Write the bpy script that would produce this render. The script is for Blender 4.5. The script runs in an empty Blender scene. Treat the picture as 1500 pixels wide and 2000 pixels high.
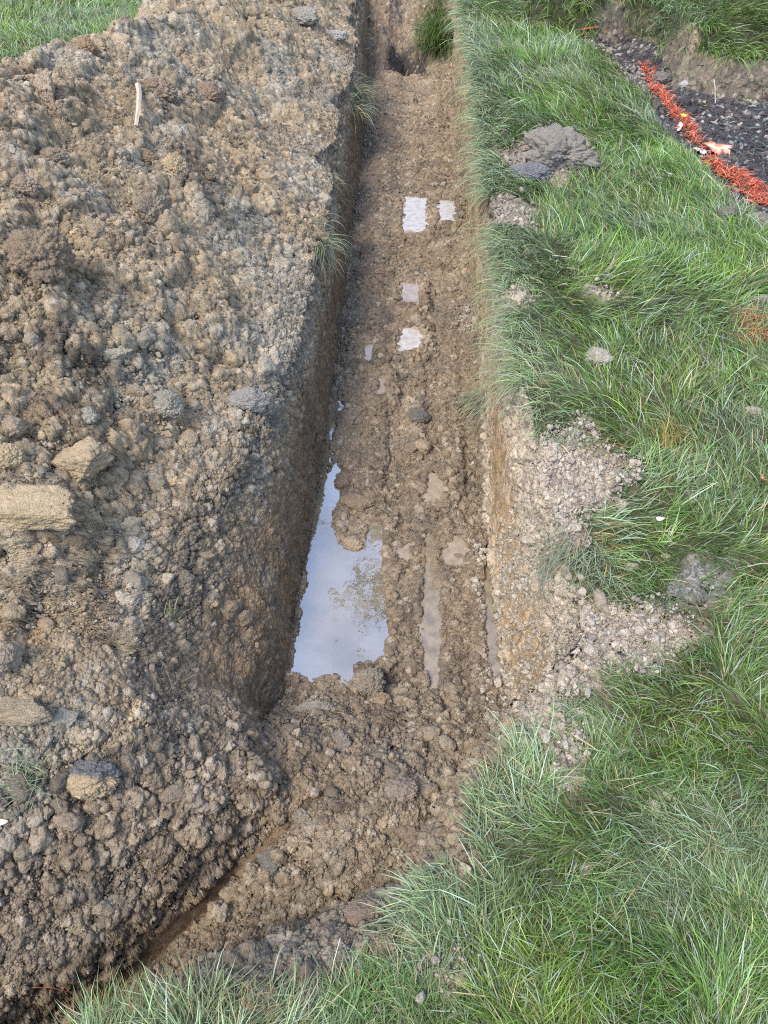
import bpy, bmesh, math, time
import numpy as np
T0 = time.time()
rad = math.radians
SC = bpy.context.scene
rng = np.random.default_rng(7)

# ------------------------------------------------------------------ camera
CAM_H, PITCH, YAW, FPX = 1.5, rad(48), rad(1.7), 1444.0
cam_d = bpy.data.cameras.new("camera")
cam_d.sensor_fit = 'VERTICAL'; cam_d.sensor_height = 36; cam_d.lens = FPX / 2000 * 36
cam_d.clip_start = 0.02; cam_d.clip_end = 500
cam = bpy.data.objects.new("camera", cam_d); SC.collection.objects.link(cam)
cam.location = (0, 0, CAM_H); cam.rotation_euler = (rad(90) - PITCH, 0, YAW)
SC.camera = cam

# ------------------------------------------------------------------ sky, sun, exposure
SUN_EL, SUN_AZ = rad(57), rad(226)          # azimuth measured clockwise from +Y
w = bpy.data.worlds.new("World"); SC.world = w; w.use_nodes = True
nt = w.node_tree; nt.nodes.clear()
sky = nt.nodes.new('ShaderNodeTexSky'); sky.sky_type = 'NISHITA'; sky.sun_disc = False
sky.sun_elevation = SUN_EL; sky.sun_rotation = SUN_AZ; sky.air_density = 1.0; sky.dust_density = 1.0
bg = nt.nodes.new('ShaderNodeBackground'); bg.inputs['Strength'].default_value = 0.1555
wo = nt.nodes.new('ShaderNodeOutputWorld')
# broken bright cloud over the blue
_tc = nt.nodes.new('ShaderNodeTexCoord'); _n = nt.nodes.new('ShaderNodeTexNoise'); _n.inputs['Scale'].default_value = 2.6; _n.inputs['Detail'].default_value = 6; _n.inputs['Roughness'].default_value = .6
_mr = nt.nodes.new('ShaderNodeMapRange'); _mr.inputs['From Min'].default_value = .36; _mr.inputs['From Max'].default_value = .64; _mr.inputs['To Min'].default_value = .1; _mr.inputs['To Max'].default_value = .72
_mx = nt.nodes.new('ShaderNodeMix'); _mx.data_type = 'RGBA'; _mx.inputs['B'].default_value = (4.2, 5.3, 8.0, 1)
nt.links.new(_tc.outputs['Generated'], _n.inputs['Vector']); nt.links.new(_n.outputs['Fac'], _mr.inputs['Value']); nt.links.new(_mr.outputs[0], _mx.inputs['Factor'])
nt.links.new(sky.outputs[0], _mx.inputs['A']); nt.links.new(_mx.outputs['Result'], bg.inputs[0]); nt.links.new(bg.outputs[0], wo.inputs[0])
sl = bpy.data.lights.new("sun", 'SUN'); sl.energy = 2.3; sl.angle = rad(26); sl.color = (1, .895, .75)
sun = bpy.data.objects.new("sun", sl); SC.collection.objects.link(sun)
# direction towards the sun (azimuth clockwise from +Y)
sd = np.array([math.sin(SUN_AZ) * math.cos(SUN_EL), math.cos(SUN_AZ) * math.cos(SUN_EL), math.sin(SUN_EL)])
from mathutils import Vector
sun.rotation_euler = Vector(sd).to_track_quat('Z', 'Y').to_euler()
SC.view_settings.view_transform = 'Standard'; SC.view_settings.look = 'None'
SC.view_settings.exposure = 1.12; SC.view_settings.gamma = 1
SC.cycles.use_denoising = False; SC.cycles.filter_width = 1.1; SC.cycles.max_bounces = 5; SC.cycles.diffuse_bounces = 3; SC.cycles.glossy_bounces = 2
SC.cycles.transparent_max_bounces = 6; SC.cycles.caustics_reflective = False; SC.cycles.caustics_refractive = False

# ------------------------------------------------------------------ pixel -> ground point helper
_Fh = np.array([-math.sin(YAW), math.cos(YAW), 0]); _R = np.array([math.cos(YAW), math.sin(YAW), 0])
_F = _Fh * math.cos(PITCH) + np.array([0, 0, -math.sin(PITCH)]); _U = _Fh * math.sin(PITCH) + np.array([0, 0, math.cos(PITCH)])
def at(px, py, z=0.0):
    d = _F + (px - 750) / FPX * _R + (1000 - py) / FPX * _U
    t = (z - CAM_H) / d[2]
    return d[0] * t, d[1] * t
def atl(pts, z=0.0): return np.array([at(a, b, z) for a, b in pts])

# ------------------------------------------------------------------ numeric noise
def _h(ix, iy, iz, seed):
    with np.errstate(over='ignore'):
        h = (ix.astype(np.uint32) * np.uint32(73856093)) ^ (iy.astype(np.uint32) * np.uint32(19349663)) ^ (iz.astype(np.uint32) * np.uint32(83492791)) ^ np.uint32((seed * 2654435761) & 0xffffffff)
        h ^= h >> np.uint32(15); h *= np.uint32(0x2c1b3c6d); h ^= h >> np.uint32(12); h *= np.uint32(0x297a2d39); h ^= h >> np.uint32(15)
    return h
def _u(h, k=0): return ((h >> np.uint32(k)) & np.uint32(0x3ff)).astype(np.float32) * np.float32(1 / 1023.)
def worley(P, cell, seed, want_id=False, two=False):
    Q = (P / cell).astype(np.float32); I = np.floor(Q).astype(np.int32); Fr = Q - I
    n = len(P); d1 = np.full(n, 9., np.float32); d2 = np.full(n, 9., np.float32); idn = np.zeros(n, np.float32)
    for dx in (-1, 0, 1):
        for dy in (-1, 0, 1):
            for dz in (-1, 0, 1):
                h = _h(I[:, 0] + dx, I[:, 1] + dy, I[:, 2] + dz, seed)
                d = (dx + _u(h, 0) - Fr[:, 0]) ** 2 + (dy + _u(h, 10) - Fr[:, 1]) ** 2 + (dz + _u(h, 20) - Fr[:, 2]) ** 2
                m = d < d1
                if two: d2 = np.where(m, d1, np.minimum(d2, d))
                if want_id: idn = np.where(m, _u(h, 5), idn)
                d1 = np.where(m, d, d1)
    out = [np.sqrt(d1)]
    if two: out.append(np.sqrt(d2))
    if want_id: out.append(idn)
    return out[0] if len(out) == 1 else out
def vnoise(P, cell, seed):
    Q = (P / cell).astype(np.float32); I = np.floor(Q).astype(np.int32); f = Q - I; f = f * f * (3 - 2 * f)
    r = 0
    for dx in (0, 1):
        wx = f[:, 0] if dx else 1 - f[:, 0]
        for dy in (0, 1):
            wy = f[:, 1] if dy else 1 - f[:, 1]
            for dz in (0, 1):
                wz = f[:, 2] if dz else 1 - f[:, 2]
                r = r + _u(_h(I[:, 0] + dx, I[:, 1] + dy, I[:, 2] + dz, seed), 3) * wx * wy * wz
    return r * 2 - 1
def fbm(P, cell, seed, octv=3, gain=.5):
    a, s, t = 1., 0., 0.
    for k in range(octv):
        s = s + a * vnoise(P, cell / 2 ** k, seed + k * 17); t += a; a *= gain
    return s / t
def sstep(a, b, x):
    t = np.clip((x - a) / (b - a), 0, 1); return t * t * (3 - 2 * t)
def smin(a, b, k):
    h = np.clip(.5 + .5 * (b - a) / k, 0, 1); return b * (1 - h) + a * h - k * h * (1 - h)
def sdf(X, Y, poly):
    """signed distance to a closed polygon, negative inside"""
    n = len(poly); d = np.full(X.shape, 1e9, np.float32); ins = np.zeros(X.shape, bool)
    for i in range(n):
        ax, ay = poly[i]; bx, by = poly[(i + 1) % n]
        ex, ey = bx - ax, by - ay; wx, wy = X - ax, Y - ay
        t = np.clip((wx * ex + wy * ey) / (ex * ex + ey * ey + 1e-12), 0, 1)
        d = np.minimum(d, (wx - ex * t) ** 2 + (wy - ey * t) ** 2)
        c = ((ay > Y) != (by > Y)) & (X < ex * (Y - ay) / (ey + (1e-12 if ey >= 0 else -1e-12)) + ax)
        ins ^= c
    d = np.sqrt(d); return np.where(ins, -d, d)

# ------------------------------------------------------------------ outlines (metres)
ZF = -0.5
FLOOR = np.array([(-.34, 7.2), (-.30, 6.1), (-.29, 4.9), (-.29, 3.95), (-.29, 3.1), (-.295, 2.7), (-.29, 2.2), (-.30, 1.79), (-.31, 1.58), (-.32, 1.39), (-.32, 1.18), (-.33, 1.05),
    (-.36, .95), (-.35, .86), (-.30, .76), (-.24, .70), (-.26, .64), (-.33, .58), (-.43, .47), (-.53, .37), (-.63, .29), (-.75, .19), (-.95, .05),
    (-.85, .0), (-.62, .16), (-.45, .28), (-.30, .36), (-.12, .42), (.0, .47), (.06, .56), (.10, .66), (.20, .80), (.34, 1.0),
    (.33, 1.12), (.32, 1.36), (.31, 1.69), (.33, 2.23), (.35, 2.98), (.34, 3.9), (.36, 4.93), (.34, 6.1), (.36, 7.2)])
RIM = np.array([(-.42, 7.6), (-.37, 6.2), (-.34, 5.2), (-.345, 4.7), (-.33, 4.2), (-.36, 3.8), (-.345, 3.3), (-.36, 3.0), (-.35, 2.6), (-.37, 2.3), (-.38, 2.0), (-.42, 1.75), (-.46, 1.5), (-.52, 1.35), (-.57, 1.2), (-.61, 1.02),
    (-.63, .92), (-.62, .82), (-.56, .76), (-.55, .70), (-.64, .65), (-.74, .60), (-.86, .54), (-.98, .47), (-1.15, .22),
    (-.95, -.15), (-.62, .10), (-.52, .19), (-.37, .215), (-.2, .25), (-.11, .29), (-.05, .34), (.05, .41), (.13, .48), (.165, .58), (.24, .68), (.36, .8), (.46, .98),
    (.46, 1.15), (.44, 1.4), (.41, 1.65), (.385, 1.9), (.362, 2.3), (.372, 3.0), (.362, 3.5), (.365, 4.2), (.38, 5.), (.365, 6.1), (.385, 7.6)])
LAWN = atl([(905, -40), (878, 110), (878, 200), (880, 290), (905, 330), (925, 400), (905, 470), (925, 560), (935, 640), (915, 730), (905, 810), (985, 850), (1015, 920),
            (1040, 1000), (1060, 1090), (1120, 1130), (1200, 1160), (1300, 1180), (1365, 1245), (1290, 1310), (1200, 1300), (1110, 1350), (1130, 1440), (1090, 1500),
            (1020, 1430), (985, 1440), (930, 1530), (905, 1610), (930, 1680), (850, 1720), (800, 1800), (870, 1880), (800, 1930), (700, 1900), (640, 1925), (540, 1950), (420, 1920), (300, 1900), (150, 1990), (100, 2060)])
LAWN = np.vstack([LAWN, [(-1.2, -.3), (-1.2, -4), (9, -4), (9, 12), (.5, 12)]])
BARE = [atl(p) for p in (
    [(985, 900), (1080, 850), (1140, 830), (1175, 880), (1235, 910), (1195, 955), (1130, 985), (1150, 1040), (1090, 1080), (1010, 1060), (970, 960)],
    [(1300, 1150), (1345, 1098), (1440, 1105), (1440, 1155), (1375, 1172), (1305, 1172)],
    [(915, 410), (985, 385), (1050, 410), (1040, 455), (960, 462), (915, 450)],
    [(975, 320), (1020, 285), (1080, 250), (1160, 262), (1150, 330), (1090, 360), (1000, 350)],
    [(965, 600), (1010, 580), (1025, 610), (985, 640)],
    [(1135, 590), (1150, 565), (1205, 590), (1190, 602)],
    [(850, 1890), (900, 1850), (930, 1890), (880, 1960)],
    [(1095, 1480), (1125, 1470), (1130, 1510), (1105, 1530)])]
BED = np.vstack([atl([(1135, 85), (1200, 128), (1255, 200), (1290, 250), (1345, 320), (1400, 380), (1440, 425), (1500, 470)], -.04), [(2.6, 2.3), (4.5, 3.2), (4.8, 4.9), (2.4, 4.75)], atl([(1500, 130), (1330, 135), (1280, 100), (1200, 60)], -.04)])
BANK = np.vstack([atl([(1040, 50), (1140, 68), (1230, 62), (1290, 82), (1330, 140), (1420, 160), (1500, 165)], -.02), [(2.6, 4.75), (4.8, 4.9), (9, 6), (9, 14), (1.2, 14)]])
# water outlines at their own levels
WZ = ZF + .03
PUD = [
 ("puddle", WZ, [(655,768),(668,792),(662,815),(655,840),(645,870),(644,900),(640,925),(655,905),(662,918),(652,940),(668,950),(660,985),(650,1000),(648,1030),(662,1060),(685,1072),(712,1070),(716,1025),(748,1022),(750,1060),(748,1110),(753,1160),(755,1200),(760,1240),(750,1268),(752,1282),(718,1290),(700,1296),(690,1325),(668,1318),(640,1312),(605,1322),(570,1312),(572,1290),(580,1240),(590,1180),(598,1110),(606,1060),(612,1010),(626,960),(634,900),(642,830)]),
 ("rut_water", WZ, [(832,1040),(848,1048),(855,1130),(858,1200),(860,1300),(856,1345),(836,1345),(826,1280),(826,1200),(828,1110)]),
 ("rut_water", WZ, [(944,1060),(954,1062),(958,1120),(966,1190),(974,1260),(984,1320),(962,1325),(950,1260),(946,1180),(942,1120)]),
 ("wet_patch", WZ + .012, [(834,925),(858,922),(860,975),(834,978)]),
 ("wet_patch", WZ + .012, [(866,1075),(880,1062),(884,1045),(905,1050),(916,1075),(905,1100),(872,1102)]),
 ("wet_patch", WZ + .014, [(792,386),(830,388),(832,452),(788,456)]),
 ("wet_patch", WZ + .014, [(858,392),(888,392),(886,432),(858,434)]),
 ("wet_patch", WZ + .014, [(784,640),(818,638),(822,680),(780,684)]),
 ("wet_patch", WZ + .014, [(786,552),(818,554),(815,592),(784,590)]),
 ("wet_patch", WZ + .012, [(712,672),(730,670),(728,705),(710,704)]),
 ("wet_patch", WZ + .012, [(738,735),(752,733),(752,770),(740,772)]),
 ("wet_patch", WZ + .012, [(780,1075),(796,1066),(800,1085),(784,1090)]),
]
PUDW = [(n, z, atl(p, z)) for n, z, p in PUD]

GROOVES = [(atl([(150, 1975), (250, 1890), (430, 1735), (540, 1650), (650, 1580)], -.39), .012)]
def dist_line(X, Y, L):
    d = np.full(X.shape, 1e9, np.float32)
    for (ax, ay), (bx, by) in zip(L[:-1], L[1:]):
        ex, ey = bx - ax, by - ay; t = np.clip(((X - ax) * ex + (Y - ay) * ey) / (ex * ex + ey * ey), 0, 1)
        d = np.minimum(d, np.hypot(X - ax - ex * t, Y - ay - ey * t))
    return d
# ------------------------------------------------------------------ the ground as one height field
DY = 0.0021
ys = [-.35]
while ys[-1] < 8.6: ys.append(ys[-1] + DY * (1 + .32 * max(ys[-1], 0)))
ys = np.array(ys)
NX = 1860
def halfw(y): return 1.2 + .57 * np.maximum(y, 0)
def _xw(poly, y, side):
    """x of the left or right run of an outline at distance y"""
    sel = poly[(poly[:, 0] < 0) & (poly[:, 1] > .9)] if side < 0 else poly[(poly[:, 0] > .25) & (poly[:, 1] > .9)]
    o = np.argsort(sel[:, 1]); return np.interp(y, sel[o, 1], sel[o, 0])
def row_grid(y):
    """columns drawn closer together on the steep trench walls"""
    hw = halfw(y); xs = np.linspace(-hw, hw, 4001); d = np.ones(4001)
    if y > .9:
        k = 9 * min(1, (y - .9) / .3)
        a0, a1 = _xw(RIM, y, -1) - .035, _xw(FLOOR, y, -1) + .02; b0, b1 = _xw(FLOOR, y, 1) - .02, _xw(RIM, y, 1) + .035
        for lo, hi in ((a0, a1), (b0, b1)):
            d += k * sstep(lo - .03, lo + .01, xs) * sstep(hi + .03, hi - .01, xs)
    c = np.concatenate([[0], np.cumsum((d[1:] + d[:-1]) * .5)]); c /= c[-1]
    return np.interp(np.linspace(0, 1, NX), c, xs), c[::4] * (NX - 1)
def height(X, Y):
    """undisturbed ground, spoil, trench, fill: before crumbs. returns z and the zone masks"""
    sh = X.shape; X = X.ravel().astype(np.float32); Y = Y.ravel().astype(np.float32)
    P2 = np.stack([X, Y, np.zeros_like(X)], 1)
    wob = fbm(P2, .22, 3, 3) * .022
    dF = np.maximum(sdf(X, Y, FLOOR) + fbm(P2, .12, 5, 2) * .008 * (X < .3), 0)
    dRs = sdf(X, Y, RIM) + wob * np.where(X > .2, .7, 1.6 * sstep(.6, 1.2, Y) + .8)
    dRs = dRs - .065 * np.maximum(0, fbm(P2, .4, 6, 2) - .02) * 2 * (X < 0) * sstep(1.2, 1.7, Y)
    # turf / ground level
    big = fbm(P2, .9, 11, 3); mid = fbm(P2, .22, 12, 3)
    g = .03 * big + .022 * mid
    g = g + .07 * np.exp(-(((X - .42) / .22) ** 2 + ((Y - 4.2) / 1.1) ** 2)) + .05 * np.exp(-(((X - .5) / .25) ** 2 + ((Y - 2.2) / .4) ** 2))
    g = g - .05 * np.exp(-(((X - .52) / .2) ** 2 + ((Y - 1.25) / .3) ** 2))
    bank = sdf(X, Y, BANK) + .03 * fbm(P2, .5, 31, 2)
    bed = sdf(X, Y, BED) + .04 * fbm(P2, .3, 32, 2)
    g = g - .09 * sstep(.04, -.14, bed)
    g = g + .17 * sstep(.08, -.04, bank) + .05 * sstep(0, -.5, bank)
    # spoil heap left of the trench
    left = sstep(.0, -.25, X + .12) * sstep(-.55, .55, Y)
    xr = np.maximum(dRs, 0)
    prot = -X - .33
    L = np.interp(Y, [-.4, .3, 1, 2.4, 3.2, 4, 5, 6, 9], [1.2, 2.1, 2.3, 2.07, 1.85, 1.48, 1.42, 1.6, 1.8])
    slope = np.interp(Y, [0, .5, 1.0, 1.6, 3, 9], [.35, .45, .62, .72, .72, .66])
    a = slope * xr; b = .75 * (L - prot)
    pile = smin(a, b, .22)
    pile = np.maximum(pile + .0, 0)
    pm = sstep(.02, .14, pile) * left
    lump = fbm(P2, .42, 21, 2) * .095 + fbm(P2, .17, 23, 2) * .05
    w1 = worley(P2 + np.stack([wob, wob * .5, 0 * wob], 1) * 2, .21, 77)
    lump = lump * 1.15 + (.5 - w1) * .065
    u_ = xr * 2.3 + 1.1 * fbm(P2, .5, 26, 3) + .2; fr_ = u_ - np.floor(u_); lump = lump * (1 - .25 * sstep(1.6, 3., Y)) - .05 * (fr_ * sstep(1., .84, fr_) - .5) * sstep(-.15, .25, fbm(P2, .45, 27, 2)) * sstep(.12, .3, xr)
    u_ = xr * 4.7 + 1.3 * fbm(P2 + 7, .3, 28, 3); fr_ = u_ - np.floor(u_); lump = lump - .032 * (fr_ * sstep(1., .8, fr_) - .5) * sstep(-.1, .3, fbm(P2, .3, 29, 2))
    w2 = worley(P2, .10, 78); lump = lump + (.5 - w2) * .018
    ramp = sstep(.0, .3, xr)
    pile = (pile + lump * (.3 + .7 * ramp) * pm) * left
    outer = g * (1 - pm * .7) + pile
    # floor level
    zf = np.full_like(X, ZF) + .012 * mid
    ridge = (.024 + .012 * mid) * sstep(.12, .8, .5 + .5 * np.sin((X - .02 + .012 * fbm(P2, .3, 47, 2)) * 2 * math.pi / .145)) * sstep(.95, 1.15, Y) * (1 - .6 * sstep(1.9, 2.8, Y))
    zf = zf + ridge * (.55 + .45 * sstep(-.2, .3, fbm(P2, .5, 48, 2)))
    zf = zf + .035 * np.exp(-(((X + .15) / .07) ** 2)) * sstep(1.55, 1.72, Y) + .012 * sstep(2.2, 3., Y)
    near = sstep(1.14, .72, Y + .05 * mid)
    fillz = -.33 + .10 * np.exp(-(((X - .0) / .22) ** 2 + ((Y - .62) / .28) ** 2)) + .05 * fbm(P2, .2, 41, 3)
    fillz = fillz + .11 * np.exp(-(((X + .34) / .10) ** 2 + ((Y - .90) / .17) ** 2))
    fillz = fillz - .10 * sstep(-.2, -.5, X)
    zf = zf * (1 - near) + fillz * near
    far = sstep(5.9, 7.4, Y)
    zf = zf + .02 * fbm(P2, .25, 45, 3) * sstep(5.2, 5.8, Y) - .14 * sstep(6.3, 6.42, Y + .05 * mid) * np.exp(-((X + .0) / .16) ** 4)
    zf = zf + sstep(6.5, 7.35, Y + .12 * mid) * (.46 + .1 * mid) + .08 * fbm(P2, .16, 46, 2) * sstep(6.5, 6.8, Y) + sstep(6.9, 8., Y) * .1
    # walls between floor outline and rim outline
    dR = np.maximum(-dRs, 0)
    t = dF / (dF + dR + 1e-4)
    rightside = sstep(0, .25, X)
    lo_ = sstep(1.9, 1.3, Y); shape_s = np.where(t < .2, t / .2 * .42, .42 + (t - .2) / .8 * .58)
    shape_l = (sstep(0, 1, t) * .35 + t * .65) * (1 - lo_) + shape_s * lo_
    shape_r = np.where(t < .35, t / .35 * .42, .42 + (t - .35) / .65 * .58)
    tt = shape_l * (1 - rightside) + shape_r * rightside
    z = zf + (outer - zf) * tt
    z = np.where(dRs > 0, outer, z)
    # grooves left by the bucket along the slope foot of the branch
    for gp, gw in GROOVES:
        dg = np.minimum(dist_line(X, Y, gp), 1); z = z - .022 * sstep(gw * 1.5, gw * .6, dg)
    # standing water beds
    for n_, zw, poly in PUDW:
        m = (X > poly[:, 0].min() - .1) & (X < poly[:, 0].max() + .1) & (Y > poly[:, 1].min() - .1) & (Y < poly[:, 1].max() + .1)
        if not m.any(): continue
        Pm = P2[m]
        dd = sdf(X[m], Y[m], poly) + (fbm(Pm, .035, 61, 2) * .009 if n_ == 'puddle' else fbm(Pm, .03, 62, 3) * (.005 if n_ == 'rut_water' else .017))
        zz = z[m]; deep = .03 if n_ != 'wet_patch' else .006
        inside = np.minimum(zz, zw - deep * sstep(0, .02, -dd) - .002)
        outside = np.maximum(zz, zw + .010 * sstep(0, .018, dd))
        k = sstep(.09, .03, dd)
        z[m] = np.where(dd < 0, inside, zz * (1 - k) + outside * k)
    soilz = dict(pile=pm, dRs=dRs, dF=dF, t=t, near=near, bed=bed, bank=bank, left=left, prot=prot)
    return z.reshape(sh), {k: v.reshape(sh) for k, v in soilz.items()}

YY = np.repeat(ys[:, None], NX, 1); _rg = [row_grid(y) for y in ys]; XX = np.stack([a for a, b in _rg]); TAB = np.stack([b for a, b in _rg]); del _rg
Z, M = height(XX, YY)
ny = len(ys)
def blur(A, k, ax):
    c = np.cumsum(np.concatenate([np.repeat(A.take([0], ax), k + 1, ax), A, np.repeat(A.take([-1], ax), k, ax)], ax), ax)
    n = A.shape[ax]; return (c.take(np.arange(2 * k + 1, 2 * k + 1 + n), ax) - c.take(np.arange(n), ax)) / (2 * k + 1)
Zb = Z.astype(np.float64)
for _ in range(2): Zb = blur(blur(Zb, 16, 0), 16, 1)
wb = np.exp(-(M['dRs'] / .07) ** 2) * (XX < .0) * sstep(2.3, 1.6, YY) * .9
Z = Z * (1 - wb) + Zb * wb
P = np.stack([XX, YY, Z], 2).astype(np.float32)
def grid_normals(P):
    du = np.gradient(P, axis=1); dv = np.gradient(P, axis=0)
    n = np.cross(du, dv); n /= np.linalg.norm(n, axis=2, keepdims=True) + 1e-9
    return n
N = grid_normals(P)
flat = P.reshape(-1, 3)
print('base', ny, NX, round(time.time() - T0, 1))

# masks used by crumbs and colours
X_, Y_ = flat[:, 0], flat[:, 1]
mR = M['dRs'].ravel(); mF = M['dF'].ravel(); mt = M['t'].ravel(); mpile = M['pile'].ravel(); mnear = M['near'].ravel(); mbed = M['bed'].ravel(); mbank = M['bank'].ravel()
P2 = np.stack([X_, Y_, np.zeros_like(X_)], 1)
edge_noise = fbm(P2, .09, 91, 3) * .03
lawn_sd = sdf(X_, Y_, LAWN) + edge_noise
for b_ in BARE: lawn_sd = np.maximum(lawn_sd, -(sdf(X_, Y_, b_) + edge_noise * .6))
lawn_sd = np.maximum(lawn_sd, -(mbed + .0))
lawn_sd = np.where(mbank < -.03, np.minimum(lawn_sd, mbank + .03), lawn_sd)
left_lawn = (X_ < -.6) & (M['left'].ravel() > .5)
lawn_l = sstep(.12, .02, mpile) * (X_ < -1.0)
grassm = np.maximum(sstep(.04, -.05, lawn_sd + .05 * fbm(P2, .07, 93, 2)) * (X_ > -1.25) * (1 - (X_ < -.2) * (Y_ > .5)), lawn_l)
inside_tr = mR < 0
grassm = grassm * (~inside_tr)
rough = np.where(grassm > .5, .35, 1.)
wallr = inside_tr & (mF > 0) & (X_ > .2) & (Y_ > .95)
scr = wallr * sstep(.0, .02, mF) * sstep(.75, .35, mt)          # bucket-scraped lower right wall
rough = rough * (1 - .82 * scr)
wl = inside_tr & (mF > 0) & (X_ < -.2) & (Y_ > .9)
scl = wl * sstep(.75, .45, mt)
rough = rough * (1 - .55 * scl)
under = np.zeros_like(X_)
for n_, zw, poly in PUDW:
    dd = sdf(X_, Y_, poly); under = np.maximum(under, sstep(.006, -.008, dd))
rough = rough * (1 - .9 * under)
floorm = inside_tr & (mF <= 0)
grv = np.zeros_like(X_)
for gp, gw in GROOVES: grv = np.maximum(grv, sstep(gw * 1.4, gw * .9, dist_line(X_, Y_, gp) + .004 * edge_noise / .03))
rough = rough * (1 - .88 * grv)

# crumbs: rounded clods of several sizes pushed along the surface normal
warp = np.stack([vnoise(flat, .05, 101), vnoise(flat, .05, 102), vnoise(flat, .05, 103)], 1) * .014
Q = flat + warp
patch = .5 + .5 * fbm(flat, .16, 104, 2)               # where the soil lies in big lumps
patch2 = .5 + .5 * fbm(flat, .3, 105, 2)
idc = []
cur = flat.copy(); nf = N.reshape(-1, 3)
spacing = .0021 * (1 + .5 * np.maximum(Y_, 0)) * 2.1
heapish = np.clip(mpile + .45 * (mnear > .5) + .3 * inside_tr, 0, 1)
for stage in (((.125, .40, 201),), ((.062, .46, 202), (.036, .34, 206)), ((.0205, .50, 203), (.0125, .58, 204), (.0075, .62, 205))):
    D = np.zeros(len(flat), np.float32); Q = cur + warp * (1 if stage[0][0] > .1 else .35)
    for cell, amp, sd_ in stage:
        d, d2_, idn = worley(Q, cell, sd_, want_id=True, two=True)
        crack = np.clip((d2_ - d) * 2.2, 0, 1)
        bump = np.sqrt(np.clip(1.05 - d * d * 1.15, 0, 1)) - .62
        bump = (bump * .32 + (crack ** .6 - .65) * .6) if cell > .03 else (bump * .7 + (crack ** .5 - .7) * .45)
        m = 1.
        if cell > .1: m = (1 - .3 * sstep(1.4, 2.8, Y_)) * sstep(.30, .65, patch) * heapish * np.where(floorm & (Y_ > 1.15), 0, 1)
        elif cell > .03: m = (1 - .38 * sstep(1.4, 2.8, Y_)) * (.3 + .9 * sstep(.25, .6, patch2)) * np.where(floorm & (Y_ > 1.15), .5, 1.)
        else: m = .7 + .6 * idn
        D = D + bump * amp * cell * m * sstep(.25, .8, cell / spacing) * (.5 + .8 * idn)
        idc.append(idn)
    if stage[0][0] < .03: D = D + fbm(flat, .03, 211, 4, .7) * .009
    elif stage[0][0] > .1: D = D + fbm(flat, .09, 212, 3, .6) * .014
    cur = cur + nf * (D * rough)[:, None]
    nf = grid_normals(cur.reshape(ny, NX, 3)).reshape(-1, 3)
Pd = cur; idc = [idc[0], idc[1], idc[3], idc[4], idc[5]]
nf = N.reshape(-1, 3)
print('crumbs', round(time.time() - T0, 1))

# ------------------------------------------------------------------ soil colour (what the soil itself is, plus shade painted at far pit and left rim)
BROWN = np.array([.315, .245, .155]); TAN = np.array([.40, .285, .165]); GREY = np.array([.325, .288, .218]); DARK = np.array([.075, .062, .052])
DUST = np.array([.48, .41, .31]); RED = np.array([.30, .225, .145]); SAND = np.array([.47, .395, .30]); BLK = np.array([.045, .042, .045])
def mixc(a, b, t): return a * (1 - t[:, None]) + b * t[:, None]
def soil_colour(p, seed=0):
    c = np.repeat(BROWN[None, :], len(p), 0)
    a = fbm(p, .30, 301 + seed, 3); b = fbm(p, .22, 311 + seed, 4, .6); e = fbm(p, .1, 321 + seed, 3); f = fbm(p, .035, 331 + seed, 3)
    c = mixc(c, RED, .45 * sstep(.0, .5, a)); c = mixc(c, GREY, .85 * sstep(.02, .38, b)); c = mixc(c, TAN, .6 * sstep(.15, .5, -b + .25 * e))
    c = mixc(c, DARK, .65 * sstep(.32, .6, -a + .45 * e)); c = c * (1 + .28 * f)[:, None]
    return c
col = soil_colour(flat)
fl = floorm | (inside_tr & (X_ > .2))
damp = np.array([.215, .145, .088])
# trench floor: damp ochre brown
ffl = (floorm * sstep(.95, 1.1, Y_)).astype(np.float32)
cfl = mixc(np.repeat(np.array([.245, .185, .125])[None], len(flat), 0), np.array([.32, .255, .185]), .7 * sstep(.0, .5, fbm(flat, .12, 341, 3)))
cfl = mixc(cfl, np.array([.155, .13, .10]), .75 * sstep(.0, .45, fbm(flat, .08, 342, 3)))
col = mixc(col, cfl, ffl * .9)
nearm = (inside_tr & (Y_ < 1.2)).astype(np.float32) * .5
col = mixc(col, np.array([.21, .165, .12]), nearm)
# scraped subsoil walls
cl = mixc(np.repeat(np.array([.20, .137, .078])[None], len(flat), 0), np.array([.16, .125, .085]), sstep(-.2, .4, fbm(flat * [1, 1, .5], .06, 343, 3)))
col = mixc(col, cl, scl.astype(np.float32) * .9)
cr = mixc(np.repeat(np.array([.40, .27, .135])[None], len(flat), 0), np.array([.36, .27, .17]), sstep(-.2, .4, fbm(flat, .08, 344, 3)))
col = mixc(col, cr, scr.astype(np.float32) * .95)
# dark topsoil band near the left rim, doubling as painted shade under the heap's edge
band = (inside_tr & (mF > 0)) * sstep(.72, .95, mt) * (X_ < -.2)
col = mixc(col, np.array([.13, .112, .088]), band * .7)
# sandy spill on the right shoulder
sand = ((X_ > .3) & (mF > 0) & (Y_ > .6) & (Y_ < 2.6) & (Y_ + 0 * X_ > .6)) * (1 - scr) * (1 - grassm)
col = mixc(col, mixc(np.repeat(SAND[None], len(flat), 0), DUST, sstep(-.3, .4, fbm(flat, .08, 351, 3))), sand * .85)
bothr = ((X_ > .38) & (Y_ > 2.6) & (mbed > 0) & (mbank > 0)) * (1 - grassm)
col = mixc(col, np.array([.30, .27, .23]), bothr * .6)
gp_ = sstep(.03, -.01, sdf(X_, Y_, BARE[1])); col = mixc(col, np.array([.27, .265, .245]), gp_)
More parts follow.
